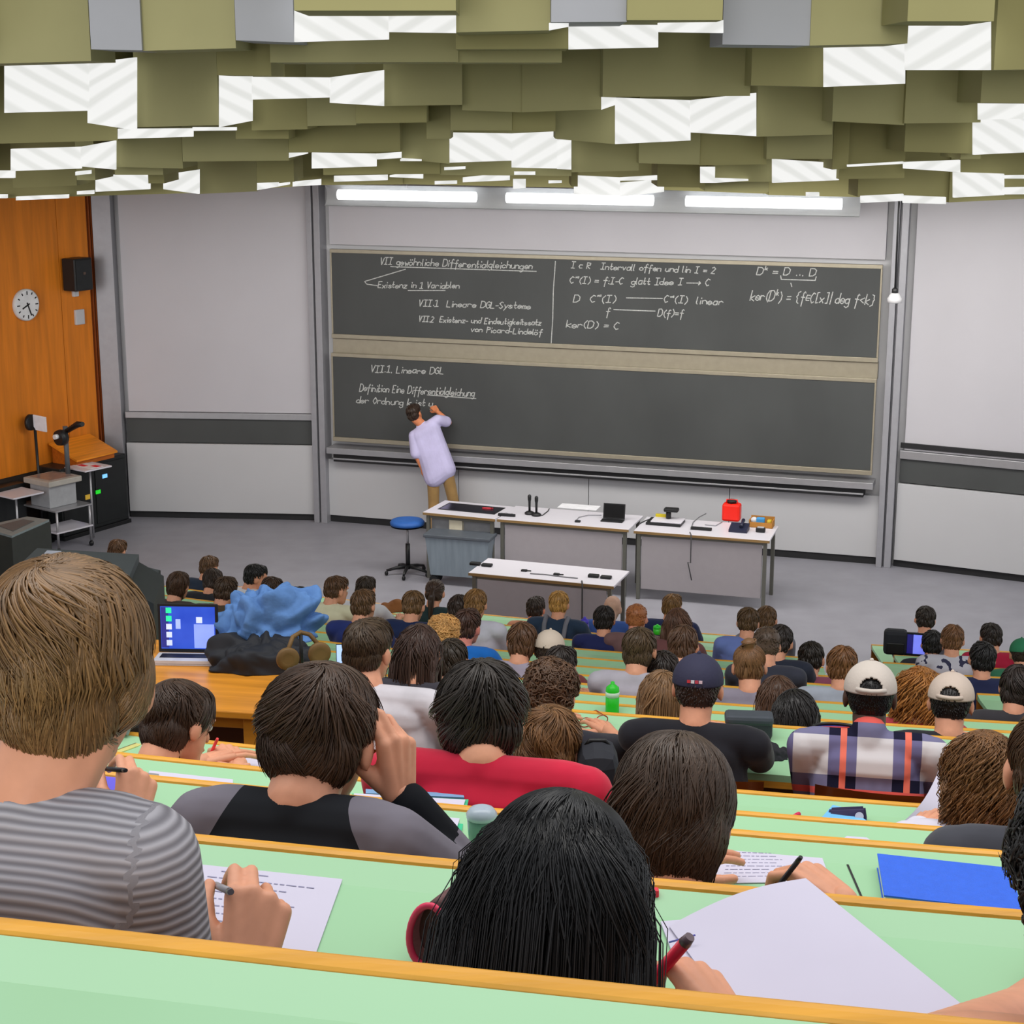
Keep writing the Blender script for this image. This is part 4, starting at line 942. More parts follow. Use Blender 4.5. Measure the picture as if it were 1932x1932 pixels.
def make_hair(style, seed, detail, length=None, taper=False, fall=Vector((0, -.12, -1))):
    """mesh in head coordinates"""
    H_ = Hair(seed); r = H_.r; S = shell_sets(style); fall = fall.normalized()
    if taper: S = [S[0], (Vector((0, -.05, -.012)), Vector((.062, .060, .070))), S[2], (Vector((.064, -.014, .004)), Vector((.026, .05, .05))), (Vector((-.064, -.014, .004)), Vector((.026, .05, .05)))]
    prims = [('e', tuple(c), tuple(R), None) for c, R in S]
    near = detail > 1
    n = {0: 260, 1: 620, 2: 1700, 3: 3200}[detail]; rad = {0: .0056, 1: .0036, 2: .0023, 3: .0018}[detail]; seg = 5 if detail < 2 else 7
    if detail == 3 and style == 'long': n, rad, seg = 5200, .0013, 9
    ns = 3 if detail > 0 else 4
    LEN = length or {'crop': .03, 'capped': .03, 'short': .06, 'medium': .10, 'messy': .085, 'long': .38, 'longcurl': .34, 'curly': .05, 'pony': .09, 'bun': .09}[style]
    if style in ('long', 'longcurl'):
        for x in (-.052, -.018, .018, .052):
            a = Vector((x, -.055, .0)); e = a + fall * (LEN - .10) + Vector((x * .55, 0, 0)); prims.append(('c', a, e, .042, .034))
    tie = None
    if style == 'pony':
        tie = Vector((0, -.115, .04)); tip = tie + Vector((0, -.03, -.26)); prims.append(('c', tie, tie + Vector((0, -.035, -.05)), .02, .026)); prims.append(('c', tie + Vector((0, -.035, -.05)), tip, .026, .012))
    if style == 'bun':
        tie = Vector((0, -.075, .115)); prims.append(('e', (0, -.08, .135), (.036, .034, .03), None))
    base = blob(prims, .007 if near else .011, 4)
    # keep the face free: drop shell faces in front
    bm = bmesh.new(); bm.from_mesh(base)
    kill = [v for v in bm.verts if (v.co.y > .035 and v.co.z < .055) or (v.co.y > .0 and v.co.z < .008) or (v.co.y > -.02 and v.co.z < -.03 and style not in ('long', 'longcurl', 'medium'))]
    bmesh.ops.delete(bm, geom=kill, context='VERTS')
    crown = Vector((r.uniform(-.012, .012), -.055, .125))
    def push(p, off):
        for c, R in S:
            q = Vector(((p.x - c.x) / R.x, (p.y - c.y) / R.y, (p.z - c.z) / R.z)); L = q.length
            if L < 1 + off: q = q / max(L, 1e-5) * (1 + off); p = Vector((c.x + q.x * R.x, c.y + q.y * R.y, c.z + q.z * R.z))
        return p
    cnt = 0; tries = 0
    while cnt < n and tries < n * 14:
        tries += 1
        d = Vector((r.gauss(0, 1), r.gauss(0, 1), r.gauss(0, 1))); d.normalize()
        c, R = (S[r.randrange(3, 5)] if taper and r.random() < .18 else S[0] if r.random() < .68 else S[1])
        p = Vector((c.x + d.x * R.x, c.y + d.y * R.y, c.z + d.z * R.z))
        p = push(p, 0)
        if p.y > .045 and p.z < .07: continue
        if p.y > -.015 and p.z < .015: continue
        if p.z < (-.055 if style not in ('crop', 'capped') else -.05): continue
        cnt += 1
        atcrown = cnt < n * .07 and tie is None and style != 'capped'
        if atcrown:
            q = crown + Vector((r.gauss(0, .012), r.gauss(0, .012), 0)) - S[0][0]; q = Vector((q.x / S[0][1].x, q.y / S[0][1].y, q.z / S[0][1].z)).normalized()
            p = S[0][0] + Vector((q.x * S[0][1].x, q.y * S[0][1].y, q.z * S[0][1].z))
        L = LEN * r.uniform(.7, 1.15)
        if atcrown: L = min(L, .07)
        if style in ('crop', 'capped'): L = .024
        pts = [push(p, -.02)]; off0 = {'crop': .0, 'capped': .0, 'short': .02, 'medium': .03, 'messy': .05, 'long': .015, 'longcurl': .04, 'curly': .05, 'pony': .0, 'bun': .0}[style]
        ns_ = mnoise.noise(p * 13 + Vector((seed * 3.1, 0, 0))); swirl = ns_ * (2.2 if style == 'messy' else 1.5 if style in ('medium', 'curly') else .8) + r.gauss(0, .12); lift = max(0, min(1, .5 + .9 * mnoise.noise(p * 22 + Vector((0, seed * 2.3, 5))) + r.gauss(0, .14))) * (.15 if atcrown else 1)
        if style in ('curly', 'longcurl') and (style == 'curly' or r.random() < .6):
            if style == 'curly':
                out = (p - c).normalized(); t1 = out.orthogonal().normalized(); t2 = out.cross(t1); ph = r.uniform(0, 6.3); rr = r.uniform(.009, .017)
                pts = [p + out * (.004 + .022 * lift * i / 8) + (t1 * math.cos(ph + i * .95) + t2 * math.sin(ph + i * .95)) * rr for i in range(9)]
                H_.lock(pts, rad * 1.3, 4, .8); continue
        cur = p.copy(); step = L / seg; ph = r.uniform(0, 6)
        for i in range(1, seg + 1):
            if tie is not None:
                t = (tie - cur)
                if t.length < .02: break
                t.normalize(); cur = cur + t * min(step * 1.6, .03); cur = push(cur, .01 + .02 * lift); pts.append(cur.copy()); continue
            t = cur - crown
            if t.length < .01: t = Vector((r.uniform(-1, 1), r.uniform(-1, 1), 0))
            t.normalize()
            nrm = (cur - Vector((0, -.02, .04))).normalized()
            t = (t - nrm * t.dot(nrm)); t = t.normalized() if t.length > 1e-4 else Vector((0, 0, -1))
            side = nrm.cross(t)
            g = .12 if style in ('short', 'messy', 'crop', 'capped') else .3
            if style in ('long', 'longcurl'):
                g = 1.0 if cur.z < .0 else .35
            dvec = t * (1 - g) + side * swirl * (1 if g < 1 else .1) + (fall if style in ('long', 'longcurl') else Vector((0, 0, -1))) * g
            if style in ('long', 'longcurl') and cur.z < .0: dvec += Vector((cur.x * .22, 0, 0))
            if style in ('short', 'medium', 'messy') and cur.z < .015: dvec.x -= cur.x * (7 if style != 'medium' or taper else 2.5)
            if style == 'longcurl': dvec += Vector((math.sin(ph + i * 1.7), math.cos(ph + i * 1.7), 0)) * 1.0
            cur = cur + dvec.normalized() * step
            cur = push(cur, off0 + (.16 if style in ('messy',) else .07 if style in ('medium', 'short') else .03) * lift * (i / seg))
            if style in ('long', 'longcurl') and cur.z < -.02:
                cur.y = min(cur.y, -.085 + fall.y * (-cur.z) * .9 - .012 * lift) if cur.y < .0 else cur.y
            pts.append(cur.copy())
        if style in ('crop', 'capped'): H_.lock(pts[:4], rad * .8, 3)
        elif len(pts) > 2: H_.lock(pts, rad * r.uniform(.7, 1.4), ns)
    if style == 'pony':
        for i in range(30 if detail < 2 else 80):
            a = r.uniform(0, 6.3); q = Vector((math.cos(a), math.sin(a), 0)); pts = [tie + q * .015]
            for j in range(1, 7): pts.append(tie + Vector((0, -.033 * min(1, j / 2), -.045 * j)) + q * (.028 - .0028 * j))
            H_.lock(pts, rad)
    if style == 'bun':
        for i in range(26):
            ph = r.uniform(0, 6.3); tl = r.uniform(-.6, .6); pts = []
            for j in range(8):
                a = ph + j * .5; pts.append(Vector((.037 * math.cos(a), -.08 + .035 * math.sin(a), .135 + .022 * math.sin(a * 1 + tl) * tl + .02 * tl)))
            H_.lock(pts, rad)
    me2 = bpy.data.meshes.new('l'); me2.from_pydata([tuple(v) for v in H_.v], [], H_.f)
    bm.from_mesh(me2); bpy.data.meshes.remove(me2)
    for f in bm.faces: f.smooth = True
    bm.to_mesh(base); bm.free()
    return base
HAIRS = {}
def hair_mesh(style, detail, seed, **k):
    if detail < 1:
        key = (style, detail, seed % 3)
        if key not in HAIRS: HAIRS[key] = make_hair(style, seed % 3 + 20, detail, **k)
        return HAIRS[key]
    return make_hair(style, seed, detail, **k)

def hand_prims(side, W, fdir, dors, curls, thumb=None, s=1.0):
    """side -1 right hand, +1 left hand; returns palm+finger capsules and the key points"""
    W = Vector(W); y = Vector(fdir).normalized(); z = Vector(dors); z = (z - y * z.dot(y)).normalized(); x = y.cross(z); t = side
    pr = []; mx = (.030, .010, -.011, -.030); my = (.088, .092, .087, .077); mz = (0, .003, .001, -.004)
    LN = ((.042, .026, .021), (.046, .029, .021), (.043, .027, .021), (.034, .021, .018))
    tips = []; mcp = []
    for i in range(4):
        m = W + (x * t * mx[i] + y * my[i] + z * mz[i]) * s; mcp.append(m)
        pr.append(('c', W + x * t * mx[i] * .55 * s + y * .008, m, .0165 * s, .0125 * s))
        a = 0; p = m
        for j in range(3):
            a += math.radians(curls[i][j]); d = (y * math.cos(a) - z * math.sin(a) + x * t * mx[i] * 1.2).normalized()
            q = p + d * LN[i][j] * s; r0 = (.0098, .0088, .008)[j] * (1 if i < 3 else .9) * s; pr.append(('c', p, q, r0, r0 * .88)); p = q
        tips.append(p)
    pr.append(('c', W + x * t * .022 * s + y * .03 * s - z * .008 * s, W + x * t * .022 * s + y * .06 * s - z * .006 * s, .017 * s, .014 * s))
    b0 = W + (x * t * .026 + y * .022 - z * .010) * s; p = b0
    th = thumb or ((.62, .72, -.35), (.12, .88, -.48), (-.1, .85, -.55))
    for j, d in enumerate(th):
        dv = (x * t * d[0] + y * d[1] + z * d[2]).normalized(); q = p + dv * (.044, .034, .026)[j] * s; r0 = (.0145, .0115, .0095)[j] * s; pr.append(('c', p, q, r0, r0 * .88)); p = q
    return pr, dict(tips=tips, thumb=p, mcp=mcp, x=x * t, y=y, z=z)
PEN = ((38, 58, 24), (46, 66, 30), (62, 80, 35), (66, 82, 35)); RELAX = ((18, 25, 12), (22, 28, 14), (26, 32, 16), (28, 34, 18)); FLAT = ((8, 12, 6),) * 4; FIST = ((55, 70, 35), (60, 80, 35), (65, 85, 35), (65, 85, 35))

LEGM = None
def legs_mesh():
    global LEGM
    if LEGM is None:
        pr = [('e', (0, .02, .55), (.17, .13, .09), None)]
        for sx in (-1, 1):
            pr += [('c', (sx * .085, .03, .54), (sx * .11, .40, .53), .08, .062), ('c', (sx * .11, .40, .53), (sx * .11, .36, .1), .06, .042), ('c', (sx * .11, .33, .045), (sx * .115, .50, .035), .042, .034)]
        LEGM = blob(pr, .022, 2)
    return LEGM
def cap_mesh(kind):
    """baseball cap in head coordinates; slot 0 crown, slot 1 dark"""
    bm = bmesh.new(); N, Mr = 96, 30; c = Vector((0, -.012, .035)); R = Vector((.092, .110, .098)); vs = []
    for j in range(Mr + 1):
        el = PI / 2 * (1 - j / Mr) * 1.0 - .08 * (j / Mr); row = []
        for i in range(N):
            a = 2 * PI * i / N; row.append(bm.verts.new((c.x + R.x * math.cos(el) * math.sin(a), c.y - R.y * math.cos(el) * math.cos(a), c.z + R.z * math.sin(el))))
        vs.append(row)
    for j in range(Mr):
        for i in range(N):
            a = (2 * PI * (i + .5) / N + PI) % (2 * PI) - PI; el = 90 * (1 - (j + .5) / Mr)
            if kind == 'open' and (abs(a) / .50) ** 2 + ((el - 8) / 27) ** 2 < 1 and el > 12: continue
            f = bm.faces.new((vs[j][i], vs[j][(i + 1) % N], vs[j + 1][(i + 1) % N], vs[j + 1][i])); f.smooth = True
    bmesh.ops.recalc_face_normals(bm, faces=bm.faces); bmesh.ops.solidify(bm, geom=list(bm.faces), thickness=.005)
    # brim
    g = []
    for j in range(7):
        row = []
        for i in range(13):
            a = -1.15 + 2.3 * i / 12; rr = 1 + j / 6 * .75
            row.append(bm.verts.new((math.sin(a) * .088 * (1 + j / 6 * .12), -.012 + math.cos(a) * .108 * rr * (1 if j else .97), .032 - .020 * (j / 6) - .018 * math.sin(a) ** 2)))
        g.append(row)
    fs = []
    for j in range(6):
        for i in range(12): f = bm.faces.new((g[j][i], g[j][i + 1], g[j + 1][i + 1], g[j + 1][i])); f.smooth = True; fs.append(f)
    bmesh.ops.solidify(bm, geom=fs, thickness=.004)
    q = bmesh.ops.create_uvsphere(bm, u_segments=10, v_segments=6, radius=.008); bmesh.ops.translate(bm, verts=q['verts'], vec=(0, -.012, .134))
    return meshof(bm)

NP = [0]
def solve_top(px, py, k, dy):
    d = ray(px, py); t = row_dh(k)[0] + dy
    for _ in range(20): X = d.x * t; t = (lipY(k, X) + dy) / d.y
    return CAMP + d * t
def person(px, ytop, k, style, hc, shirt, label, sleeve='s', skin=SKIN, yaw=0, pitch=14, roll=0, detail=0, cap=None, capc=None, sw=.18, dy=None, wr=None, hands=None, voxel=None, hup=.128, pole=None, up=1.0, tr=(52, 54, 66), fall=None, hlen=None, tyaw=0, collar=None, lean=0.0, nz=0.0, taper=False):
    """wr: {'R': world wrist, 'L': world wrist}; hands: {'R': (fdir, dorsal, curls, thumb)} in world directions"""
    NP[0] += 1; seed = NP[0]
    vox = voxel or {0: .014, 1: .011, 2: .008, 3: .007}[detail]
    dy0 = -.62
    T = solve_top(px, ytop, k, dy0); hh = T.z - deskz(k)
    if dy is None:
        dy = dy0 + max(0, min(.28, (.52 - hh) * .7)); T = solve_top(px, ytop, k, dy); hh = T.z - deskz(k)
    else: T = solve_top(px, ytop, k, dy); hh = T.z - deskz(k)
    ang = -(row_phi(k) - T.x / 25.0) + math.radians(tyaw)
    zf = floorz(k)
    rx, ry = T.x, lipY(k, T.x) - .71
    root_M = Matrix.Translation((rx, ry, zf)) @ Matrix.Rotation(ang, 4, 'Z'); inv = root_M.inverted()
    Rh = rot_head(yaw, pitch, roll)
    Hc = (inv @ T) - Rh @ Vector((0, -.03, hup))
    if k == 5 and hh > .7: print('tall', label, hh)
    PEOPLE_LOG.append((label, k, round(hh, 2)))
    hd = lambda x, y, z: Hc + Rh @ Vector((x, y, z))
    N = hd(0, -.045, -.112) + Vector((lean * .4, -.02, -.008 + .012 + nz)); P = Vector((lean, .0, .58))
    SC = N + Vector((lean * .6, -.012, -.036))
    body, shp = [], []
    E_ = lambda c, r: ('e', tuple(hd(*c)), r, Rh)
    body += [E_((0, -.012, .035), (.073, .092, .081)), E_((0, .034, -.028), (.058, .054, .074)), E_((0, .056, -.078), (.038, .033, .032)),
             ('c', hd(0, .088, .012), hd(0, .106, -.02), .009, .013), ('c', hd(-.034, .080, .034), hd(.034, .080, .034), .013, .013), ('c', hd(-.02, .086, -.052), hd(.02, .086, -.052), .008, .008),
             E_((.078, -.006, -.006), (.011, .021, .033)), E_((-.078, -.006, -.006), (.011, .021, .033)), ('c', hd(0, -.035, -.05), N, .056, .052)]
    def torso(L, i, n):
        for sx in (-1, -.5, 0, .5, 1): L.append(('c', P + Vector((sx * .075, 0, 0)), SC + Vector((sx * .085, .0, -.13)), .115 + i, .10 + i))
        L.append(('c', SC + Vector((-sw + .03, 0, 0)), SC + Vector((sw - .03, 0, 0)), .056 + i, .056 + i))
        L.append(('c', SC + Vector((-.08, -.01, -.06)), SC + Vector((.08, -.01, -.06)), .085 + i, .085 + i))
        for s_ in (-1, 1): L.append(('c', N + Vector((s_ * .02, -.008, -.028 + (.0 if n else 0))), SC + Vector((s_ * (sw - .05), 0, .012)), .044 + i, .045 + i))
    torso(body, -.012, 0); torso(shp, .0, 1)
    shp.append(('c', N + Vector((0, -.004, -.045)), N + Vector((0, -.006, -.022)), .07, .058))
    if sleeve == 'n': shp = [('c', P + Vector((sx * .075, 0, 0)), SC + Vector((sx * .085, .0, -.15)), .115, .10) for sx in (-1, 0, 1)]
    if collar: shp.append(('c', N + Vector((0, -.008, -.02)), N + Vector((0, -.004, .012)), .064, .060))
    zd = deskz(k) - zf; armseg = []; hand_parts = []; keys = {}
    for sd, nm in ((1, 'R'), (-1, 'L')):
        S = SC + Vector((sd * sw, 0, -.012))
        Wl = inv @ Vector(wr[nm]) if wr and nm in wr else Vector((sd * rnd.uniform(.06, .15), .37 + rnd.uniform(-.03, .05) , zd + (.066 if sleeve != 'l' else .078)))
        pl_ = Vector((sd * .42, -.35, -.85)) if not (pole and nm in pole) else Vector(pole[nm])
        El, Wl = ik(S, Wl, .295, .255, pl_)
        mg = .07 if sleeve == 'l' else .055
        if El.z < zd + mg and El.y > .20 and not (wr and nm in wr): El.z = zd + mg
        if El.y < .22 < Wl.y and not (wr and nm in wr):
            t_ = (.22 - El.y) / (Wl.y - El.y)
            if El.z * (1 - t_) + Wl.z * t_ < zd + mg and t_ < .9: El.z = min(S.z - (.21 if k == 5 else .13), (zd + mg - t_ * Wl.z) / (1 - t_)); Wl.z = max(Wl.z, (zd + mg - El.z * (1 - t_)) / max(t_, .3) if t_ > .35 else Wl.z)
        body += [('c', S, El, .046, .038), ('c', El, Wl, .038, .027)]
        fd = (Wl - El).normalized(); do = Vector((0, 0, 1)); cu, th = FLAT, ((.75, .65, -.08), (.4, .9, -.08), (.2, .95, -.08))
        inv3 = inv.to_3x3()
        if hands and nm in hands:
            fd, do = inv3 @ Vector(hands[nm][0]), inv3 @ Vector(hands[nm][1]); cu = hands[nm][2]; th = hands[nm][3] if len(hands[nm]) > 3 else None
        else: fd = Vector((fd.x, fd.y, 0)).normalized()
        hp, key = hand_prims(-sd, Wl, fd, do, cu, th, 1.0 if sw > .145 else .92); keys[nm] = key
        keys[nm]['M'] = root_M
        hand_parts.append((nm, hp))
        armseg += [(S, El), (El, Wl)]
        if sleeve == 'l': shp += [('c', S, El, .060, .052), ('c', El, Wl - (Wl - El).normalized() * .02, .052, .040)]
        elif sleeve == 's': shp += [('c', S, S.lerp(El, .62), .062, .062)]
    me = blob(body, vox, 2)
    for nm, hp in hand_parts:
        if hands and nm in hands:
            hm = blob(hp, .0036, 3); bmh = bmesh.new(); bmh.from_mesh(hm); bpy.data.meshes.remove(hm)
        else:
            bmh = bmesh.new()
            for p in hp: capsule(bmh, *p[1:], n=6)
        joinmesh(me, bmh)
    be = bmesh.new()
    for s_ in (-1, 1):
        q = bmesh.ops.create_uvsphere(be, u_segments=10, v_segments=6, radius=.0125); bmesh.ops.translate(be, verts=q['verts'], vec=hd(s_ * .031, .076, .012))
    for f in be.faces: f.material_index = 1
    me.materials.append(skinmat(skin)); me.materials.append(M_eye)
    joinmesh(me, be)
    o = link('person', me); o.matrix_world = root_M; tag(o, label, 'person', 'students in the lecture hall')
    keys['SC'] = SC
    # shirt
    sm = blob(shp, vox, 4 if detail else 3)
    if isinstance(shirt, str):
        at = sm.attributes.new('rib', 'FLOAT', 'POINT'); vals = []
        for v in sm.vertices:
            co = v.co; best, arm = 9, None
            for i, (a, c) in enumerate(armseg):
                ab = c - a; t = max(0, min(1, (co - a).dot(ab) / ab.length_squared)); d = (co - a - ab * t).length - .02
                if d < best: best, arm = d, (i, (co - a).dot(ab) / ab.length)
            ax = abs((co - SC).x)
            is_arm = best < .045 and (arm[0] % 2 == 1 or arm[1] > .04 or ax > sw + .015) and (ax > sw - .035 or arm[0] % 2)
            if shirt == 'rib': vals.append((arm[1] + .29 * (arm[0] % 2) - co.z * .35) if is_arm else (co.z + co.y * 1.0))
            elif shirt == 'raglan':
                th = max(0, (SC.z + .06 - co.z)); rag = ax > .085 + th * .55
                vals.append((2.0 if (arm[0] % 2 == 1 and arm[1] > .15) else 1.0) if is_arm and (arm[0] % 2 or ax > sw - .01) else max(-1, min(1, (ax - .085 - th * .55) * 25)))
            else: vals.append(co.z + (co.y * .4))
        at.data.foreach_set('value', vals)
        sm.materials.append(SPECIAL[shirt]())
    else: sm.materials.append(cloth(shirt))
    link('shirt', sm, None, o)
    lm = link('trousers', legs_mesh(), None, o)
    if not lm.data.materials: lm.data.materials.append(cloth((52, 54, 66)))
    if cap: style = 'capped'
    Mh = Matrix.Translation(Hc) @ Rh.to_4x4()
    if style:
        kw = {}
        if fall is not None: kw['fall'] = Rh.inverted() @ Vector(fall)
        elif style in ('long', 'longcurl'): kw['fall'] = Rh.inverted() @ Vector((0, -.22 - .3 * max(0, .45 - hh), -1))
        if hlen: kw['length'] = hlen
        if taper: kw['taper'] = True
        hm = hair_mesh(style, max(detail, 1) if kw and detail == 0 else detail, seed, **kw)
        h = link('hair', hm, None, o); h.matrix_local = Mh
        if len(hm.materials) == 0: hm.materials.append(hairmat(hc))
        h.material_slots[0].link = 'OBJECT'; h.material_slots[0].material = hairmat(hc)
        u_ = up * (.97 if detail == 3 else {'medium': .90, 'curly': .92, 'messy': .94, 'crop': 1.0, 'capped': 1.0}.get(style, .95)); h.scale = (u_, u_, u_)
    if cap:
        cmm = cap_mesh(cap); ch = link('cap', cmm, mat('cap%d_%d_%d' % capc, capc, .8, var=.04, bump=.1, bscale=90), o); ch.matrix_local = Mh @ Matrix.Scale(.94, 4)
        if cap == 'open': B().tube([Vector((.05, -.112, .045)), Vector((.025, -.124, .043)), Vector((0, -.127, .042)), Vector((-.025, -.124, .043)), Vector((-.05, -.112, .045))], .009, 6).build('cap_strap', mat('cap%d_%d_%d' % capc, capc, .8), ch)
        elif cap == 'closed':
            for i, c in enumerate(((210, 60, 70), (232, 230, 236), (196, 70, 90), (226, 200, 210))): B().box((-.028 + i * .014, -.1235 + abs(i - 1.5) * .0015, .045), (-.016 + i * .014, -.120, .056)).build('emblem', cm(c, .6), ch)
    return o, keys
PEOPLE_LOG = []
def pen(key, lbl, col, capcol=None, ln=.14, back=.105, r=.0045, cat='pen'):
    M = key['M']; tip = (key['tips'][0] + key['thumb']) / 2
    q = key['mcp'][0] + key['x'] * .012 + key['z'] * .014
    d = (q - tip).normalized(); a = tip - d * (ln - back); c = tip + d * back
    e = empty('pen', M @ a); tag(e, lbl, cat); W = lambda p: (M @ p) - (M @ a)
    B().tube([W(a + d * .012), W(a + d * .02), W(c)], [r * .8, r, r], 10).build('barrel', cm(col, .35), e)
    B().tube([W(a), W(a + d * .013)], [.0008, r * .8], 8).build('tip', M_alu, e)
    B().tube([W(c), W(c + d * .012)], [r * 1.05, r * .8], 10).build('cap', cm(capcol or col, .35), e)
    return e

DB = (52, 40, 32); BR = (86, 62, 42); LB = (128, 92, 52); BK = (28, 26, 26); BL = (200, 152, 84); GI = (164, 98, 54)
d1 = deskz(1); d2 = deskz(2)
# ---- the two nearest
w_man = PZ(466, 1836, d1 + .05)
man, kman = person(112, 1052, 1, 'medium', (126, 94, 58), 'rib', 'brown haired student in a grey ribbed sweater writing with a silver pen', 'l', pitch=10, yaw=14, detail=3, sw=.150, up=1.0, lean=-.05, pole={'R': (.12, -.4, -.9)},
    wr={'R': w_man, 'L': PZ(-120, 1700, d1 + .05)}, hands={'R': ((.10, .60, .75), (.30, -.75, .55), PEN)}, hlen=.085, taper=True)
pen(kman['R'], 'silver grey pen in the hand of the student in ribbed sweater', (150, 146, 152), (90, 86, 92))
w_wom = PZ(1372, 1925, d1 + .045)
wom, kwom = person(1064, 1487, 1, 'long', (24, 25, 27), (40, 42, 48), 'student with long straight black hair bent over a notebook', 'l', pitch=38, yaw=4, detail=3, sw=.135, dy=-.48, lean=.03,
    wr={'R': w_wom, 'L': PZ(985, 1690, d1 + .05)}, hands={'R': ((-.35, .78, .25), (.45, -.30, .85), PEN)}, fall=(0, -.55, -1), hlen=.68, up=1.0)
pen(kwom['R'], 'bright red pen in the hand beside the long black hair', (226, 36, 66), (110, 92, 100), r=.0075)
edge, kedge = person(2140, 1436, 1, 'curly', (30, 28, 27), (70, 62, 60), 'student with dark frizzy hair and bare shoulders cut by the picture edge', 'n', pitch=12, detail=3, sw=.17, up=1.04, hlen=.06, wr={'L': PZ(2080, 1800, d1 + .05)})
# ---- second row
hid, khid = person(-52, 1250, 2, 'short', BR, (90, 90, 100), 'student mostly hidden behind the ribbed sweater, holding a pen over a tablet', 's', detail=2, voxel=.009,
    wr={'R': PZ(246, 1552, d2 + .05)}, hands={'R': ((.06, .6, .75), (.5, -.6, .5), PEN)})
pen(khid['R'], 'black stylus in the hand above the purple tablet', (30, 30, 36))
rag_k = solve_top(605, 1245, 2, -.60)
w_rag = PY(752, 1502, rag_k.y - .02)
rag, krag = person(606, 1246, 2, 'messy', (74, 54, 40), 'raglan', 'tousled dark haired student in a black and grey raglan top, hand raised to the ear', 'l', pitch=20, detail=3, sw=.150, dy=-.60,
    wr={'R': w_rag, 'L': PZ(450, 1560, d2 + .05)}, nz=.03, hlen=.10, hands={'R': ((-.02, .1, 1.0), (.75, -.65, .05), ((30, 45, 20), (35, 45, 20), (45, 55, 25), (55, 65, 30)))}, pole={'R': (.55, -.2, -.8)}, up=1.0)
w_bro = PZ(1590, 1700, d2 + .04)
bro, kbro = person(1275, 1388, 2, 'medium', (76, 60, 48), (88, 84, 88), 'brown haired student bowed over notes with a black pen', 's', pitch=30, yaw=6, detail=3, sw=.165, dy=-.5, up=1.05, nz=-.05,
    wr={'R': w_bro}, hands={'R': ((-.62, .62, .30), (.2, -.2, .95), PEN)}, hlen=.16)
pen(kbro['R'], 'black pen in the hand over the written sheet', (34, 32, 36))
# ---- third and fourth rows
d3 = deskz(3)
person(908, 1247, 3, 'messy', (44, 37, 31), (196, 34, 62), 'student with wavy dark hair in a crimson shirt', 's', pitch=18, yaw=12, detail=2, up=1.08, hlen=.125, sw=.2, nz=.045, lean=.02)
person(1990, 1338, 3, 'short', BR, (70, 72, 80), 'brown haired student with one reddened ear at the picture edge', 's', pitch=14, detail=2, up=1.0)
boy, kboy = person(344, 1279, 4, 'medium', (66, 48, 36), (214, 160, 140), 'dark haired student in a peach top beside the wooden table', 's', pitch=26, yaw=-24, roll=-6, detail=2, up=1.04,
    wr={'R': PZ(450, 1445, deskz(4) + .04)}, hands={'R': ((-.5, .7, .3), (.3, -.3, .9), PEN)})
pen(kboy['R'], 'red pen in the hand of the student beside the wooden table', (240, 70, 70), r=.005)
person(1036, 1329, 4, 'messy', (120, 84, 50), (66, 68, 76), 'light brown curly head between the crimson shirt and the black backpack', 's', pitch=16, detail=2)
person(1860, 1375, 4, 'longcurl', (124, 86, 50), (216, 212, 226), 'student with long brown curls in a white top', 'l', pitch=22, detail=2, hlen=.24)
# ---- fifth row, on loose chairs
person(690, 1166, 5, 'short', (72, 56, 40), (204, 200, 206), 'student in a white tee with a short brown haircut and visible ear', 's', pitch=6, yaw=-12, detail=2, lean=.09, sw=.2)
person(1042, 1246, 5, 'curly', (88, 62, 42), (44, 44, 52), 'student with short brown curls in front of the green bottle', 's', pitch=16, yaw=-8, detail=1)
person(1318, 1233, 5, 'crop', (62, 50, 46), (34, 34, 40), 'student in a navy cap with a red and white emblem and black hoodie', 'l', pitch=8, cap='closed', capc=(48, 48, 72), detail=1, sw=.2)
person(1645, 1246, 5, 'crop', (24, 22, 22), 'plaid', 'student in a plaid flannel shirt and beige cap', 'l', skin=(82, 58, 46), pitch=10, cap='open', capc=(206, 196, 186), detail=2, sw=.205, collar=True)
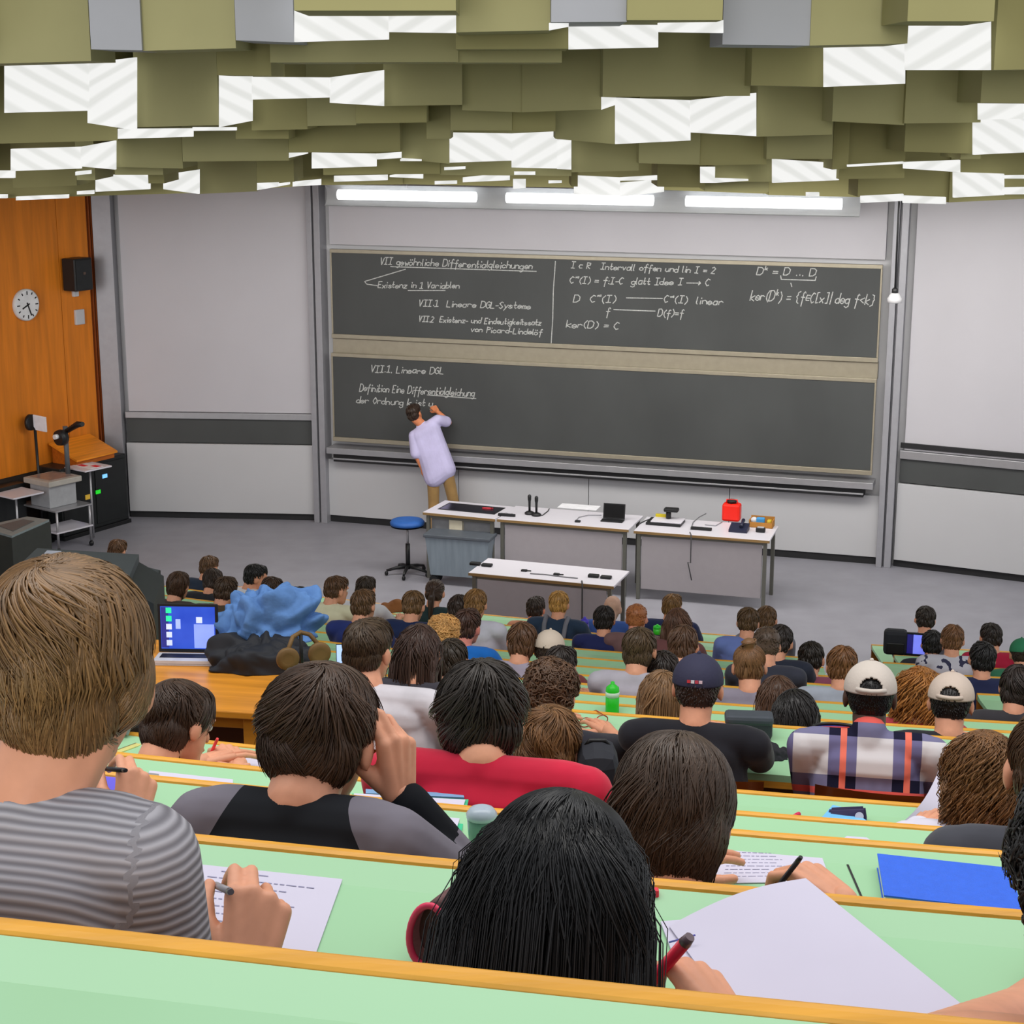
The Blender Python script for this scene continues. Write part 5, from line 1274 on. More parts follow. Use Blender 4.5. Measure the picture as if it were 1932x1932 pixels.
# ---- rows further down: px, top y, row, hair style, hair colour, shirt, label, extras
NAVY = (36, 44, 74); GREY = (176, 174, 186); WHT = (220, 220, 226)
FAR = [
 (790, 1175, 6, 'long', (66, 46, 38), (60, 58, 66), 'student with long straight dark brown hair beside the white tee', dict(hlen=.36, detail=1, sw=.165)),
 (1797, 1267, 6, 'crop', (36, 32, 32), (40, 42, 48), 'student in a black top and beige cap with visible ears', dict(cap='open', capc=(208, 190, 176), detail=1)),
 (1506, 1298, 6, 'long', (34, 31, 30), (60, 60, 66), 'student with straight black hair next to the blue pencil pouch', dict(hlen=.30, detail=1, pitch=30, sw=.165)),
 (1468, 1272, 7, 'long', (86, 60, 44), (66, 62, 66), 'brown haired student just beyond the straight black hair', dict(hlen=.3, pitch=24, sw=.165)),
 (1250, 1262, 6, 'long', (128, 96, 64), (96, 90, 92), 'student with long light brown hair beside the navy cap', dict(hlen=.30, detail=1, sw=.165)),
 (1057, 1215, 8, 'short', (52, 44, 40), 'knit', 'dark haired student in a pale knitted sweater', dict()),
 (1206, 1180, 8, 'medium', (84, 66, 46), (176, 172, 182), 'brown haired student in a grey hoodie', dict(sleeve='l', detail=1)),
 (1413, 1212, 8, 'bun', (128, 92, 60), (142, 136, 150), 'student with a light brown bun and grey top', dict(detail=1, sw=.165)),
 (1737, 1256, 7, 'longcurl', (170, 112, 54), (170, 60, 70), 'student with long ginger hair between the two beige caps', dict(hlen=.26, detail=1, sw=.165)),
 (1254, 1226, 8, 'short', (48, 40, 36), (70, 68, 72), 'dark haired student half hidden by the navy cap', dict()),
 (1927, 1252, 8, 'medium', (54, 44, 40), (60, 58, 62), 'dark haired student raising a hand near the picture edge', dict(detail=1)),
 (838, 1162, 9, 'curly', (206, 156, 92), (150, 120, 90), 'student with short curly blond hair', dict(hlen=.06)),
 (850, 1203, 8, 'medium', (58, 48, 38), (66, 62, 60), 'dark haired student just in front of the curly blond head', dict(sw=.165)),
 (881, 1147, 10, 'short', (78, 52, 42), (34, 112, 200), 'brown haired student in a bright blue shirt', dict(skin=(226, 140, 124))),
 (1589, 1216, 9, 'short', (122, 82, 48), (164, 172, 184), 'reddish brown haired student in a light grey tee', dict(sw=.19)),
 (988, 1171, 9, 'medium', (96, 66, 44), (164, 156, 172), 'student with wavy brown hair in a lilac grey top', dict(sw=.165)),
 (1038, 1187, 9, 'crop', DB, (120, 60, 60), 'student in a beige cap without opening in front of the backpack straps', dict(cap='plain', capc=(216, 200, 182))),
 (1290, 1176, 9, 'medium', (90, 64, 46), (206, 36, 40), 'brown haired student in a red shirt', dict(sw=.165)),
 (1531, 1208, 11, 'short', (44, 37, 31), (136, 74, 92), 'dark cropped student in a mauve shirt', dict(sw=.2)),
 (1448, 1180, 10, 'crop', (92, 74, 60), (58, 60, 72), 'student with a short greyish brown buzz cut', dict()),
 (1475, 1176, 11, 'short', (50, 42, 38), (44, 48, 62), 'dark haired student in a black shirt beside the buzz cut', dict()),
 (684, 1110, 11, 'short', (100, 72, 46), (40, 52, 110), 'brown haired student in navy before the cream sweater', dict()),
 (780, 1112, 12, 'short', (116, 86, 54), (34, 46, 82), 'light brown haired student in a navy hoodie', dict(sleeve='l')),
 (897, 1109, 12, 'short', (140, 102, 58), (204, 202, 214), 'sandy haired student in a pale grey shirt', dict(sw=.195)),
 (868, 1120, 13, 'medium', (58, 44, 36), (50, 50, 54), 'dark haired student between ponytail and pale grey shirt', dict()),
 (821, 1092, 14, 'pony', (66, 48, 38), (42, 60, 62), 'student with a dark brown ponytail', dict(sw=.165)),
 (690, 1085, 14, 'short', (60, 48, 38), WHT, 'dark haired student in white beside the cream sweater', dict()),
 (633, 1085, 13, 'short', (92, 64, 42), (222, 218, 186), 'brown haired student in a cream sweater', dict(sleeve='l', sw=.205, yaw=-30)),
 (559, 1106, 13, 'short', (28, 27, 27), (60, 60, 70), 'black haired student above the denim jacket', dict()),
 (514, 1086, 13, 'short', (74, 54, 42), (206, 206, 214), 'brown haired student directly above the denim jacket collar', dict()),
 (481, 1063, 14, 'short', (34, 32, 32), WHT, 'black haired student in white turning the head sideways', dict(yaw=-50)),
 (427, 1086, 12, 'short', (78, 58, 42), (112, 104, 158), 'brown haired student in a lilac blue shirt', dict()),
 (402, 1070, 14, 'medium', (62, 48, 40), (44, 46, 52), 'dark haired student behind the lilac blue shirt', dict(hlen=.14)),
 (394, 1047, 15, 'short', (98, 70, 46), (44, 56, 74), 'brown haired student in the front row next to the wooden desk end', dict()),
 (336, 1076, 12, 'medium', (82, 58, 42), (70, 60, 58), 'brown haired student beside the grey machine housing', dict(hlen=.16)),
 (222, 1016, 15, 'short', (104, 72, 46), (80, 76, 84), 'brown hair just showing over the grey video projector', dict()),
 (1011, 1124, 15, 'short', (60, 48, 42), (200, 140, 110), 'dark haired student in the front row next to the blond head', dict(skin=(226, 146, 120))),
 (1054, 1113, 14, 'short', (190, 142, 74), (46, 62, 84), 'blond student in navy with backpack straps', dict(sw=.2)),
 (1139, 1141, 13, 'short', (40, 34, 32), (40, 46, 92), 'black haired student with a peach collar in navy', dict()),
 (1158, 1121, 15, None, DB, (60, 90, 160), 'bald person in a blue shirt in the front row', dict(skin=(206, 164, 142))),
 (1201, 1138, 13, 'crop', (180, 112, 66), (120, 90, 90), 'student with cropped ginger hair', dict(skin=(226, 152, 128))),
 (1268, 1119, 15, 'short', (134, 98, 58), (42, 50, 86), 'sandy haired student in navy in the front row', dict(sw=.2)),
 (1280, 1146, 12, 'long', (98, 68, 52), (110, 70, 70), 'student with long brown hair before the navy shirt', dict(hlen=.28, sw=.165)),
 (1413, 1144, 13, 'short', (92, 68, 42), (110, 128, 190), 'brown haired student in a light blue shirt', dict(sleeve='l')),
 (1446, 1141, 14, 'short', (104, 76, 48), (120, 120, 130), 'brown haired student just beyond the light blue shirt', dict()),
 (1749, 1142, 15, 'short', (54, 46, 40), (92, 92, 102), 'dark haired student at the aisle end of the side block, holding a tablet', dict(sw=.2)),
 (1761, 1188, 14, 'short', (36, 34, 34), (50, 50, 58), 'black haired student close behind the tablet', dict(dy=-.66)),
 (1799, 1177, 13, 'short', (124, 86, 56), 'camo', 'brown haired student in a white and grey patterned hoodie', dict(sleeve='l', sw=.195)),
 (1871, 1174, 14, 'short', (50, 42, 38), (178, 38, 66), 'dark haired student in a red shirt in the side block', dict()),
 (1858, 1210, 11, 'short', (34, 32, 32), (40, 46, 78), 'black haired student in a dotted navy shirt', dict()),
 (1928, 1203, 13, 'crop', DB, (60, 120, 90), 'student in a green beanie', dict(cap='plain', capc=(44, 124, 86))),
]
for px, yt, k, st_, hc, sh, lb, ex in FAR:
    ex = dict(ex); ex.setdefault('pitch', rnd.uniform(8, 20)); ex.setdefault('yaw', rnd.uniform(-14, 10)); ex.setdefault('roll', rnd.uniform(-4, 4))
    o, _ = person(px, yt, k, st_, hc, sh, lb, **ex)
    if 'backpack straps' in lb:
        for s in (-1, 1):
            q = _['SC']; B().tube([q + Vector((s * .09, .07, .02)), q + Vector((s * .09, .0, .062)), q + Vector((s * .088, -.07, .02)), q + Vector((s * .082, -.118, -.08)), q + Vector((s * .075, -.13, -.2))], .019, 8).build('backpack_strap', cm((118, 118, 128), .7), o)
print(PEOPLE_LOG)

# ---- the lecturer, standing at the board
def wp(px, py, off):
    u, z = WC.uz(px, py, off); return WC.at(u, z, off)
OFF = .52
hC = wp(783, 781, OFF + .02); nB = wp(795, 800, OFF); shR = wp(826, 792, OFF - .04); shL = wp(781, 822, OFF + .06); elR = wp(847, 797, OFF - .22); wrR = wp(825, 776, OFF - .27)
elL = wp(785, 857, OFF + .10); wrL = wp(795, 881, OFF + .07); hipL = wp(817, 893, OFF + .02); hipR = wp(843, 885, OFF - .02)
gx = wp(832, 1000, OFF); ftL = Vector(WC.at(WC.uz(818, 1000, OFF)[0], 0, OFF + .03)); ftR = Vector(WC.at(WC.uz(860, 1000, OFF)[0], 0, OFF - .1))
for f in (ftL, ftR): f.z = .07
knL = (hipL + ftL) / 2 + WC.n * -.03; knR = (hipR + ftR) / 2 + WC.n * -.03
root = Vector(((ftL.x + ftR.x) / 2, (ftL.y + ftR.y) / 2, 0)); R_ = lambda p: p - root
print('lecturer head z', hC.z, 'hip', hipL.z, 'sh', shR.z, (shR - shL).length)
Rl = rot_head(math.degrees(WC.ang) - 14, -6, -14)
hd = lambda x, y, z: R_(hC) + Rl @ Vector((x, y, z)); E_ = lambda c, r: ('e', tuple(hd(*c)), r, Rl)
inw = -WC.n
sk = [E_((0, -.012, .035), (.073, .092, .081)), E_((0, .034, -.028), (.058, .054, .074)), E_((0, .056, -.078), (.038, .033, .032)), ('c', hd(0, .088, .012), hd(0, .106, -.02), .009, .013),
      E_((.078, -.006, -.006), (.011, .021, .033)), E_((-.078, -.006, -.006), (.011, .021, .033)), ('c', hd(0, -.03, -.05), R_(nB), .056, .06)]
mid = R_((hipL + hipR) / 2); top_ = R_((shL + shR) / 2)
ax_ = (R_(shR) - R_(shL)).normalized()
for s in (-1, 0, 1): sk.append(('c', mid + ax_ * s * .06, top_ + ax_ * s * .07 + Vector((0, 0, -.08)), .10, .075))
sk += [('c', R_(shL), R_(shR), .055, .055), ('c', R_(shR), R_(elR), .045, .038), ('c', R_(elR), R_(wrR), .038, .028), ('c', R_(shL), R_(elL), .045, .038), ('c', R_(elL), R_(wrL), .038, .028), ('c', R_(hipL), R_(knL), .075, .055), ('c', R_(hipR), R_(knR), .075, .055), ('c', R_(knL), R_(ftL), .05, .04), ('c', R_(knR), R_(ftR), .05, .04)]
me = blob(sk, .011, 2)
fdR = (wp(812, 762, .19) - wrR).normalized()
for W, fd, do, cu, sd in ((R_(wrR), fdR, WC.n * .9 + Vector((.3, 0, .3)), PEN, -1), (R_(wrL), Vector((.12, .1, -1)), -ax_, RELAX, 1)):
    hp, key = hand_prims(sd, W, fd, do, cu); hm = blob(hp, .005, 2); bh = bmesh.new(); bh.from_mesh(hm); joinmesh(me, bh)
    if sd == -1: chalk_at = root + (key['tips'][0] + key['thumb']) / 2
be = bmesh.new()
for s_ in (-1, 1):
    q = bmesh.ops.create_uvsphere(be, u_segments=10, v_segments=6, radius=.0125); bmesh.ops.translate(be, verts=q['verts'], vec=hd(s_ * .031, .076, .012))
for f in be.faces: f.material_index = 1
me.materials.append(skinmat((214, 134, 92))); me.materials.append(M_eye); joinmesh(me, be)
lec = link('person', me); lec.location = root; tag(lec, 'lecturer in a pale lilac shirt and tan trousers writing on the lower blackboard', 'person')
sh = []
for s in (-1, -.66, -.33, 0, .33, .66, 1): sh.append(('c', mid + ax_ * s * .09 + Vector((0, 0, -.03)), top_ + ax_ * s * .085 + Vector((0, 0, -.05)), .125, .105))
sh += [('c', R_(shL), R_(shR), .066, .066), ('c', R_(nB) + Vector((0, 0, -.02)), top_, .06, .075), ('c', R_(shR), R_(shR).lerp(R_(elR), .72), .066, .072), ('c', R_(shL), R_(shL).lerp(R_(elL), .95), .068, .072), ('c', R_(nB) + Vector((0, 0, -.03)), R_(nB) + Vector((0, 0, -.005)), .066, .062)]
smh = blob(sh, .011, 3)
link('shirt', smh, mat('lilac_shirt', (196, 190, 226), .85, var=.10, scale=5, bump=.35, bscale=14, spec=.1), lec)
tr_ = [('c', R_(hipL) + Vector((0, 0, .02)), R_(hipR) + Vector((0, 0, .02)), .085, .085), ('c', R_(hipL) - Vector((0, 0, .03)), R_(knL), .082, .07), ('c', R_(knL), R_(ftL) + Vector((0, 0, .03)), .07, .058), ('c', R_(hipR) - Vector((0, 0, .03)), R_(knR), .082, .07), ('c', R_(knR), R_(ftR) + Vector((0, 0, .03)), .07, .058)]
link('trousers', blob(tr_, .012, 3), cloth((156, 124, 78)), lec)
for f in (ftL, ftR): link('shoe', blob([('c', R_(f) + inw * -.06 + Vector((0, 0, -.025)), R_(f) + inw * .15 + Vector((0, 0, -.035)), .045, .034)], .01, 2), M_black, lec)
hm = make_hair('short', 77, 1); h = link('hair', hm, hairmat((62, 46, 36)), lec); h.matrix_local = Matrix.Translation(R_(hC)) @ Rl.to_4x4()
e = empty('chalk_stick', chalk_at); tag(e, 'piece of white chalk in the raised hand of the lecturer', 'chalk'); B().tube([Vector((0, 0, 0)) + fdR * -.02, fdR * .03], .006, 8).build('stick', M_chalk, e)

# ------------------------------------------------------------------ things on the desks
M_paper = mat('paper', (208, 204, 222), .8, var=.01, spec=.15)
M_ink = cm((150, 148, 176), .9)
def paper(name, lbl, k, q, z=None, lines=0, seed=1, th=.0015, m=None, cat='paper', blue=False, group=None):
    z = deskz(k) + .001 if z is None else z
    P = [PZ(*p, z) for p in q]; c = sum(P, Vector()) / 4; e = empty(name, c); tag(e, lbl, cat, group)
    T = [p - c + Vector((0, 0, th)) for p in P]; b = B(); b.hexa([p - c for p in P], T); b.build('sheet', m or M_paper, e)
    if lines:
        r = random.Random(seed); b = B()
        f = lambda s, t: T[0].lerp(T[1], s).lerp(T[3].lerp(T[2], s), t) + Vector((0, 0, .0006))
        for i in range(lines):
            t = .08 + .84 * i / lines; s = .1 + r.choice((0, 0, .08)); end = r.uniform(.45, .92)
            while s < end:
                w = r.uniform(.02, .07); dt = .010
                b.sheet([[f(s, t), f(s + w, t)], [f(s, t + dt), f(s + w, t + dt)]]); s += w + .014
        b.build('handwriting', M_ink, e)
    return e, c
paper('lined_sheet', 'sheet of handwriting under the hand with the silver pen', 1, ((384, 1604), (656, 1633), (594, 1806), (318, 1772)), lines=11, seed=3)
paper('lined_sheet', 'written sheet in front of the bowed brown haired student', 2, ((1362, 1597), (1545, 1603), (1568, 1664), (1338, 1668)), lines=9, seed=5)
paper('loose_sheet', 'blank white sheet lying across the third desk behind the tablet', 3, ((286, 1448), (438, 1446), (440, 1482), (270, 1478)))
paper('loose_sheet', 'white sheet under the red pen beside the wooden table', 4, ((395, 1425), (498, 1432), (500, 1454), (372, 1444)), lines=4, seed=8)
paper('folder', 'green folder under the papers of the raglan top student', 2, ((664, 1500), (884, 1511), (868, 1584), (650, 1570)), m=cm((60, 190, 140), .5), cat='folder', th=.003)
paper('lined_sheet', 'written sheet on the green folder', 2, ((668, 1498), (878, 1510), (858, 1576), (660, 1560)), z=deskz(2) + .006, lines=5, seed=9)
paper('notepad', 'blue edged notepad just behind the folder of the raglan top student', 2, ((690, 1492), (874, 1501), (876, 1508), (690, 1500)), m=cm((120, 160, 200), .6), cat='notepad', th=.004)
paper('loose_sheet', 'white corner of paper on the desk above the blue binder', 3, ((1604, 1573), (1634, 1580), (1662, 1601), (1578, 1594)))
paper('loose_sheet', 'large white sheet under the arm of the long brown curls', 4, ((1700, 1549), (1840, 1540), (1850, 1578), (1690, 1568)))
paper('plastic_folder', 'light blue folder leaning against the navy pencil case', 4, ((1571, 1521), (1600, 1528), (1650, 1560), (1542, 1554)), z=deskz(4) + .015, m=cm((120, 196, 250), .35), cat='folder', th=.004)
e, c = paper('binder', 'bright blue binder lying shut on the green desk', 2, ((1655, 1613), (1905, 1640), (1930, 1722), (1668, 1692)), z=deskz(2) + .024, m=mat('blue_binder', (44, 102, 226), .5, var=.05, scale=60, bump=.2, bscale=300), cat='binder', th=.003)
P = [PZ(*q, deskz(2) + .024) - c for q in ((1658, 1616), (1903, 1643), (1928, 1720), (1671, 1690))]
B().hexa([p + Vector((0, 0, -.022)) for p in P], [p + Vector((0, 0, -.001)) for p in P]).build('pages', cm((214, 224, 214), .8), e)
P = [p * 1.02 for p in P]; B().hexa([p + Vector((0, 0, -.0235)) for p in P], [p + Vector((0, 0, -.0225)) for p in P]).build('rear_cover', MATS['blue_binder'], e)
# the notebook with the lifted page
z1 = deskz(1) + .003
A, Bq, Cq, D = PY(1520, 1662, 0), None, None, None
lift = PZ(1520, 1662, z1 + .022); br = PZ(1846, 1926, z1); bl = PZ(1372, 1905, z1); tl = PZ(1262, 1752, z1)
nb = empty('notebook', (tl + br) / 2); tag(nb, 'big blank white notebook page with a lifted corner under the red pen', 'notebook'); o_ = (tl + br) / 2
g = []
for i in range(13):
    t = i / 12; row = []
    for j in range(13):
        s = j / 12; p = tl.lerp(lift, s).lerp(bl.lerp(br, s), t); p = p + Vector((0, 0, .012 * math.sin(s * PI) * (1 - t) ** 2 + .004)); row.append(p - o_)
    g.append(row)
B().sheet(g).sheet([[p + Vector((0, 0, -.0015)) for p in r_] for r_ in g]).build('page', M_paper, nb)
q = [PZ(*p, z1 - .002) - o_ for p in ((1246, 1742), (1300, 1738), (1420, 1900), (1300, 1885))]
b = B(); b.hexa(q, [p + Vector((0, 0, .003)) for p in q]); b.build('lower_page', M_paper, nb)
b = B(); b.tube([PZ(1262, 1778, z1 + .008) - o_, PZ(1312, 1764, z1 + .018) - o_], .0012, 6); b.build('blue_line', cm((110, 110, 190)), nb)
q_ = [PZ(1704, 1551, deskz(4) + .003), PZ(1836, 1564, deskz(4) + .003)]; yq = q_[0].y + .10
u_ = [PY(1772, 1452, yq), PY(1815, 1462, yq - .01)]; e = empty('turned_page', q_[0]); tag(e, 'raised white page standing up before the long brown curls', 'paper'); g = []
for i in range(9):
    t = i / 8; g.append([q_[0].lerp(u_[0], t).lerp(q_[1].lerp(u_[1], t), j / 6) - q_[0] + Vector((0, -.03 * math.sin(t * PI), 0)) for j in range(7)])
B().sheet(g).sheet([[p + Vector((0, .0015, 0)) for p in r_] for r_ in g]).build('page', M_paper, e)
# tablet
e, c = paper('tablet', 'tablet with a purple lit screen under the black stylus', 2, ((160, 1452), (300, 1466), (268, 1556), (120, 1546)), z=deskz(2) + .002, m=M_alu, cat='tablet', th=.007)
P = [PZ(*p, deskz(2) + .011) - c for p in ((163, 1456), (290, 1468), (258, 1552), (126, 1543))]; b = B(); b.hexa(P, [p + Vector((0, 0, .001)) for p in P]); b.build('screen', mat('purple_screen', (92, 84, 190), .2, emit=.55), e)
P = [PZ(*p, deskz(2) + .0125) - c for p in ((140, 1488), (270, 1500), (264, 1514), (134, 1504))]; b = B(); b.hexa(P, [p + Vector((0, 0, .0008)) for p in P]); b.build('toolbar', cm((40, 38, 80)), e)
# pink pouch
pz = PZ(808, 1822, d1 + .0); pc = empty('pencil_pouch', pz, -.45); tag(pc, 'open pencil pouch with pink rim and grey lining beside the long black hair', 'pouch')
N_ = 28
def oval(y, k_, zc=.042): return [Vector(((.024 * k_ * math.cos(2 * PI * i / N_) + .006 * math.sin(2 * PI * i / N_)), y, max(.001, zc + .040 * k_ * math.sin(2 * PI * i / N_)))) for i in range(N_)]
b = B(); rings = [[b.bm.verts.new(p) for p in oval(y, k_)] for y, k_ in ((0, 1), (.04, .97), (.09, .9), (.12, .7))]
for i in range(3):
    for j in range(N_): f = b.bm.faces.new((rings[i][j], rings[i][(j + 1) % N_], rings[i + 1][(j + 1) % N_], rings[i + 1][j])); f.smooth = True
b.bm.faces.new(rings[-1]); bmesh.ops.solidify(b.bm, geom=list(b.bm.faces), thickness=.004); b.build('body', cm((150, 112, 112), .8), pc)
b = B(); ov = oval(-.002, 1.02); b.tube(ov + [ov[0]], .0045, 8, cap=False); b.build('rim', cm((230, 58, 98), .5), pc)
b = B(); b.bm.faces.new([b.bm.verts.new(p) for p in oval(.02, .93)]); bmesh.ops.solidify(b.bm, geom=list(b.bm.faces), thickness=.003); b.build('lining', cm((132, 98, 96), .9), pc)
pz = PZ(1234, 1700, d1); e = empty('eraser', pz); tag(e, 'small red eraser at the far side of the long black hair', 'eraser'); B().box((-.006, -.006, 0), (.006, .006, .018), .002).build('block', cm((236, 44, 70), .5), e); B().box((-.0065, -.0065, 0), (.0065, .0065, .006), .001).build('sleeve', cm((230, 230, 232), .6), e)
# tumbler
pz = PZ(909, 1592, d2); e = empty('tumbler', pz); tag(e, 'grey green plastic tumbler with a pale lid on the second desk', 'tumbler')
B().lathe([(.021, 0), (.024, .003), (.027, .05), (.026, .052)], n=20).build('cup', mat('tumbler_green', (96, 138, 124), .2, spec=.6), e); B().lathe([(.028, .052), (.029, .06), (.022, .07), (.012, .074)], n=20).build('lid', cm((170, 184, 196), .25), e)
# green bottle and the others
def bottle(px, py, k, hgt, rad, col, capc, lbl, band=None):
    p = PZ(px, py, deskz(k)); e = empty('water_bottle', p); tag(e, lbl, 'bottle'); h = hgt; r = rad
    B().lathe([(r * .9, 0), (r, .006), (r, h * .62)], n=20).build('body', cm(col, .3), e)
    if band: B().lathe([(r * 1.02, h * .55), (r * 1.03, h * .7)], n=20).build('collar', cm(band, .4), e)
    B().lathe([(r, h * .62), (r * 1.02, h * .7), (r * .95, h * .82), (r * .5, h * .9), (r * .3, h * .92), (r * .3, h * .99), (r * .18, h)], n=20).build('cap', cm(capc, .35), e)
bottle(1155, 1347, 6, .145, .029, (34, 190, 34), (40, 200, 40), 'bright green sports bottle with a white collar on the desk', (206, 226, 206))
bottle(1103, 1196, 13, .145, .034, (98, 80, 190), (80, 66, 200), 'purple water bottle beside the navy backpack straps')
bottle(1240, 1196, 13, .08, .034, (60, 210, 50), (50, 220, 60), 'small bright green bottle beside the cropped ginger head')
# pouch, bags
p = PZ(1576, 1392, deskz(5)); e = empty('pencil_pouch', p, -.15); tag(e, 'blue pencil pouch unzipped to show red pens', 'pouch')
b = B(); b.lathe([(.075, 0), (.086, .012), (.086, .03), (.078, .036), (.07, .03), (.066, .012), (.02, .01)], n=28, sy=.55); b.build('body', mat('blue_pouch', (52, 62, 150), .7, var=.3, scale=40), e)
for i in range(4): B().tube([(-.05, -.02 + .013 * i, .03), (.05, -.016 + .013 * i, .032)], .005, 8).build('pen', cm(((226, 50, 40), (80, 160, 160), (230, 70, 60), (200, 60, 50))[i]), e)
b = B(); ov = [Vector((.08 * math.cos(2 * PI * i / 28), .044 * math.sin(2 * PI * i / 28), .038)) for i in range(29)]; b.tube(ov, .006, 6, cap=False); b.build('zip', M_black, e)
p = PZ(1412, 1392, deskz(5)); e = empty('camera_bag', p, -.1); tag(e, 'black boxy bag on the desk between navy cap and blue pouch', 'bag'); B().box((-.085, -.03, 0), (.085, .05, .085), .016).build('body', mat('bag_cloth', (52, 56, 62), .7), e); B().box((-.088, -.034, .055), (.088, .054, .092), .014).build('flap', mat('bag_flap', (66, 72, 80), .6), e)
p = PZ(1465, 1428, deskz(5)); heap('dark_scarf', p, .05, .045, .04, cm((34, 34, 40), .8), 5, .02, 14, n=24, label='small crumpled black cloth beside the black hoodie sleeve', cat='cloth')
p = PZ(1598, 1548, deskz(4)); e = empty('pencil_case', p, -.25); tag(e, 'navy pencil case with a round white emblem', 'pencil case'); M_pc = cm((56, 50, 84), .75)
b = B(); b.hexa([(-.055, -.02, 0), (.055, -.02, 0), (.055, .03, 0), (-.055, .03, 0)], [(-.05, .0, .03), (.05, .0, .045), (.046, .014, .046), (-.05, .014, .03)]); bmesh.ops.bevel(b.bm, geom=list(b.bm.edges), offset=.006, segments=2, affect='EDGES'); b.build('body', M_pc, e)
b = B(); b.lathe([(.012, 0), (.012, .002)], n=18); bmesh.ops.transform(b.bm, matrix=Matrix.Translation((.034, -.014, .022)) @ Matrix.Rotation(1.1, 4, 'X'), verts=b.bm.verts); b.build('emblem', cm((200, 200, 214), .5), e)
p = PZ(1496, 1545, deskz(4)); e = empty('highlighter', p, .8); tag(e, 'pink highlighter lying near the navy pencil case', 'highlighter'); B().tube([(-.02, 0, .006), (.015, 0, .006)], .006, 8).build('barrel', cm((240, 60, 110)), e); B().tube([(.015, 0, .006), (.03, 0, .006)], .0065, 8).build('cap', cm((220, 40, 90)), e)
bp = on_row(1125, 4, -.62, deskz(4)); zt_ = PY(1125, 1404, bp.y).z; e = empty('backpack', (bp.x, bp.y, floorz(4) + .45)); tag(e, 'black backpack with a grey patterned front next to the crimson shirt', 'backpack'); hB = zt_ - floorz(4) - .45
B().box((-.052, -.08, 0), (.052, .08, hB), .04).build('body', mat('pack_black', (34, 36, 44), .8), e); B().box((-.06, -.105, .02), (.06, -.08, hB * .62), .012).build('front_pocket', mat('pack_front', (150, 146, 164), .8, var=.35, scale=22), e)
B().tube([(-.03, .02, hB - .012), (-.02, .02, hB + .002), (.02, .02, hB + .002), (.03, .02, hB - .012)], .006, 6).build('carry_loop', M_black, e)
# spectacles
p = PZ(1120, 1370, deskz(5)); e = empty('spectacles', p, .4); tag(e, 'thin red framed spectacles lying open on the green desk', 'spectacles'); M_sp = cm((170, 70, 50), .4)
for x in (-.034, .034):
    b = B(); b.tube([Vector((x + .024 * math.cos(2 * PI * i / 20), .0, .02 + .018 * math.sin(2 * PI * i / 20))) for i in range(21)], .002, 6, cap=False); b.build('rim', M_sp, e); B().tube([(x * 1.7, 0, .025), (x * 1.7, .1, .02), (x * 1.6, .13, .004)], .002, 6).build('temple', M_sp, e)
B().tube([(-.01, 0, .024), (.01, 0, .024)], .002, 6).build('bridge', M_sp, e)
# chairs of the cross aisle
M_ch = wood('chair_wood', (206, 128, 40), rough=.35)
def chair(x, y, rz, zf, lbl):
    e = empty('wooden_chair', (x, y, zf), rz); tag(e, lbl, 'chair', 'wooden chairs along the cross aisle')
    B().box((-.2, -.02, .43), (.2, .36, .45), .008).build('seat', M_ch, e)
    g = [[(-.21 + .42 * i / 10, -.085 + .03 * ((i - 5) / 5) ** 2, z) for i in range(11)] for z in (.70, .915)]
    b = B(); b.sheet(g, th=.012); b.build('backrest', M_ch, e)
    for sx in (-.18, .18):
        B().tube([(sx, -.02, 0), (sx, -.03, .45), (sx, -.065, .82)], .011, 8).build('rear_leg', M_alu, e); B().tube([(sx, .33, 0), (sx, .33, .43)], .011, 8).build('front_leg', M_alu, e)
for pxx, lb in ((1662, 'wooden chair with its curved backrest showing behind the plaid shirt'), (1318, 'wooden chair hidden under the black hoodie'), (1042, 'wooden chair hidden under the short brown curls'), (690, 'wooden chair hidden under the white tee')):
    d = on_row(pxx, 5, -.9); chair(d.x, d.y, -row_phi(5), floorz(5), lb)
# devices and small things further down
p = PZ(1724, 1238, deskz(13)); e = empty('tablet', p, -.25); tag(e, 'upright tablet with a blue white screen in the side block', 'tablet'); B().box((-.1, 0, .0), (.09, .012, .19), .004).build('body', M_black, e); B().box((-.01, -.002, .02), (.08, 0, .175)).build('screen', mat('tablet_glow', (120, 130, 240), .3, emit=.8), e); B().box((-.09, -.002, .02), (-.012, 0, .175)).build('side_bar', mat('tablet_dark', (40, 36, 120), .3, emit=.5), e)
p = PZ(1688, 1234, deskz(13)); e = empty('backpack', p, -.2); tag(e, 'black backpack standing next to the upright tablet', 'backpack'); B().box((-.09, -.05, 0), (.09, .06, .2), .03).build('body', mat('pack_dark', (40, 42, 48), .8), e); B().box((-.07, -.065, .02), (.07, -.05, .11), .008).build('pocket', M_black, e)
p = PZ(646, 1252, deskz(6)); e = empty('smartphone', p, .1); tag(e, 'glowing pale blue phone propped beside the white tee student', 'phone'); b = B(); b.box((-.028, 0, 0), (.024, .008, .095), .004); b.build('body', M_black, e); B().box((-.025, -.0015, .004), (.021, 0, .091)).build('screen', mat('phone_glow', (170, 200, 250), .3, emit=.9), e)
for i, (px, py, k, s, c, lb) in enumerate(((362, 1166, 11, .16, (66, 58, 58), 'dark bag on the desk below the lilac blue shirt'), (414, 1170, 11, .15, (80, 66, 50), 'brown rucksack on the desk by the denim jacket'), (742, 1150, 13, .10, (150, 96, 50), 'small brown leather bag on a front desk'))):
    p = PZ(px, py, deskz(k)); heap('bag', p, s, .1, s * .75, cm(c, .8), 40 + i, .03, 6, n=24, label=lb, cat='bag')
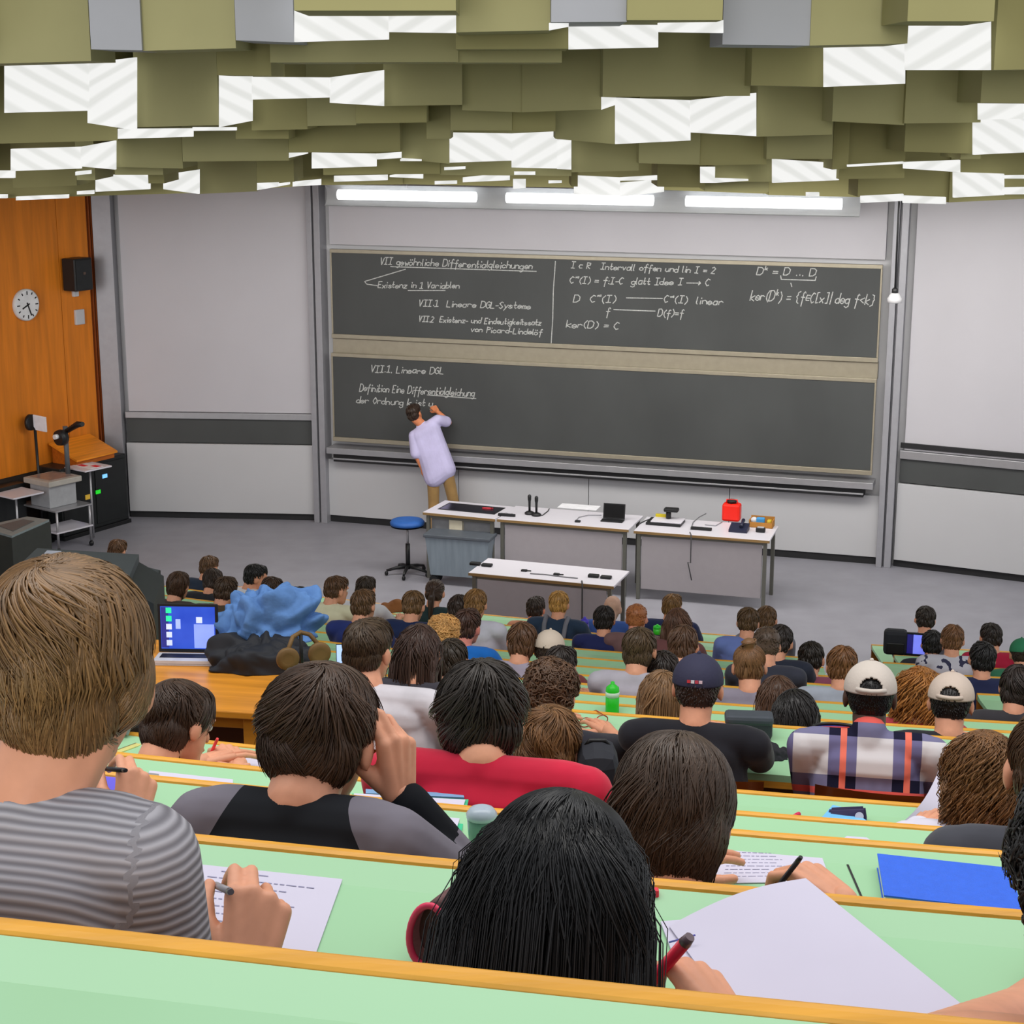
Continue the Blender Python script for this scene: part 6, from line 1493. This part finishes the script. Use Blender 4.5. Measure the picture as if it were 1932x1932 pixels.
p = PZ(722, 1152, deskz(13)); e, c = paper('loose_sheet', 'white sheets beside the small brown leather bag', 13, ((700, 1140), (735, 1138), (742, 1156), (705, 1160)))
p = PZ(222, 1395, deskz(4)); e = empty('backpack', p + Vector((0, .05, 0)), .5); tag(e, 'black rucksack with pale straps in front of the ribbed sweater student', 'backpack'); B().box((-.07, -.05, 0), (.07, .06, .11), .03).build('body', mat('pack_dark', (40, 42, 48), .8), e)
for x in (-.03, .02): B().tube([(x - .02, -.06, .02), (x, -.062, .07), (x + .03, -.03, .115)], .008, 6, sx=1.6).build('strap', cm((170, 168, 186), .7), e)
p = PZ(232, 1416, deskz(4)); e = empty('ruler', p, .9); tag(e, 'pale yellow ruler lying beside the black rucksack', 'ruler'); B().box((-.07, -.012, 0), (.07, .012, .004), .001).build('blade', cm((214, 208, 130), .5), e); B().box((-.07, .008, .004), (.07, .012, .0045)).build('scale', cm((120, 116, 80)), e)
WORLD=.70
# ------------------------------------------------------------------ light
w = bpy.data.worlds.new('world'); sc.world = w; w.use_nodes = True
w.node_tree.nodes['Background'].inputs[0].default_value = (.93, .95, 1.0, 1); w.node_tree.nodes['Background'].inputs[1].default_value = WORLD
def area(name, loc, tgt, sx, sy, en, col=(1, .97, .92)):
    d = bpy.data.lights.new(name, 'AREA'); d.shape = 'RECTANGLE'; d.size = sx; d.size_y = sy; d.energy = en; d.color = col
    o = bpy.data.objects.new(name, d); COL.objects.link(o); o.location = loc
    o.rotation_euler = (Vector(tgt) - Vector(loc)).to_track_quat('-Z', 'Y').to_euler(); return o
area('hall_fill', (0, 4.5, 8.8), (0, 5.5, 1.5), 9, 2.5, 290)  # unseen area fill added over the seats to brighten the desks
area('stage_fill', (1.0, 17.0, 4.05), (1.2, 18.6, 0), 9, 1.6, 270)  # invisible area fill added to brighten the stage floor and walls
sd = bpy.data.lights.new('rear_fill_sun', 'SUN'); sd.energy = 1.1; sd.angle = math.radians(25); sd.color = (1, .97, .93)  # fill sun added behind the hall to light the ceiling faces evenly
so = bpy.data.objects.new('rear_fill_sun', sd); COL.objects.link(so); so.location = (0, -12, 9); so.rotation_euler = Vector((.12, 1, -.10)).to_track_quat('-Z', 'Y').to_euler()
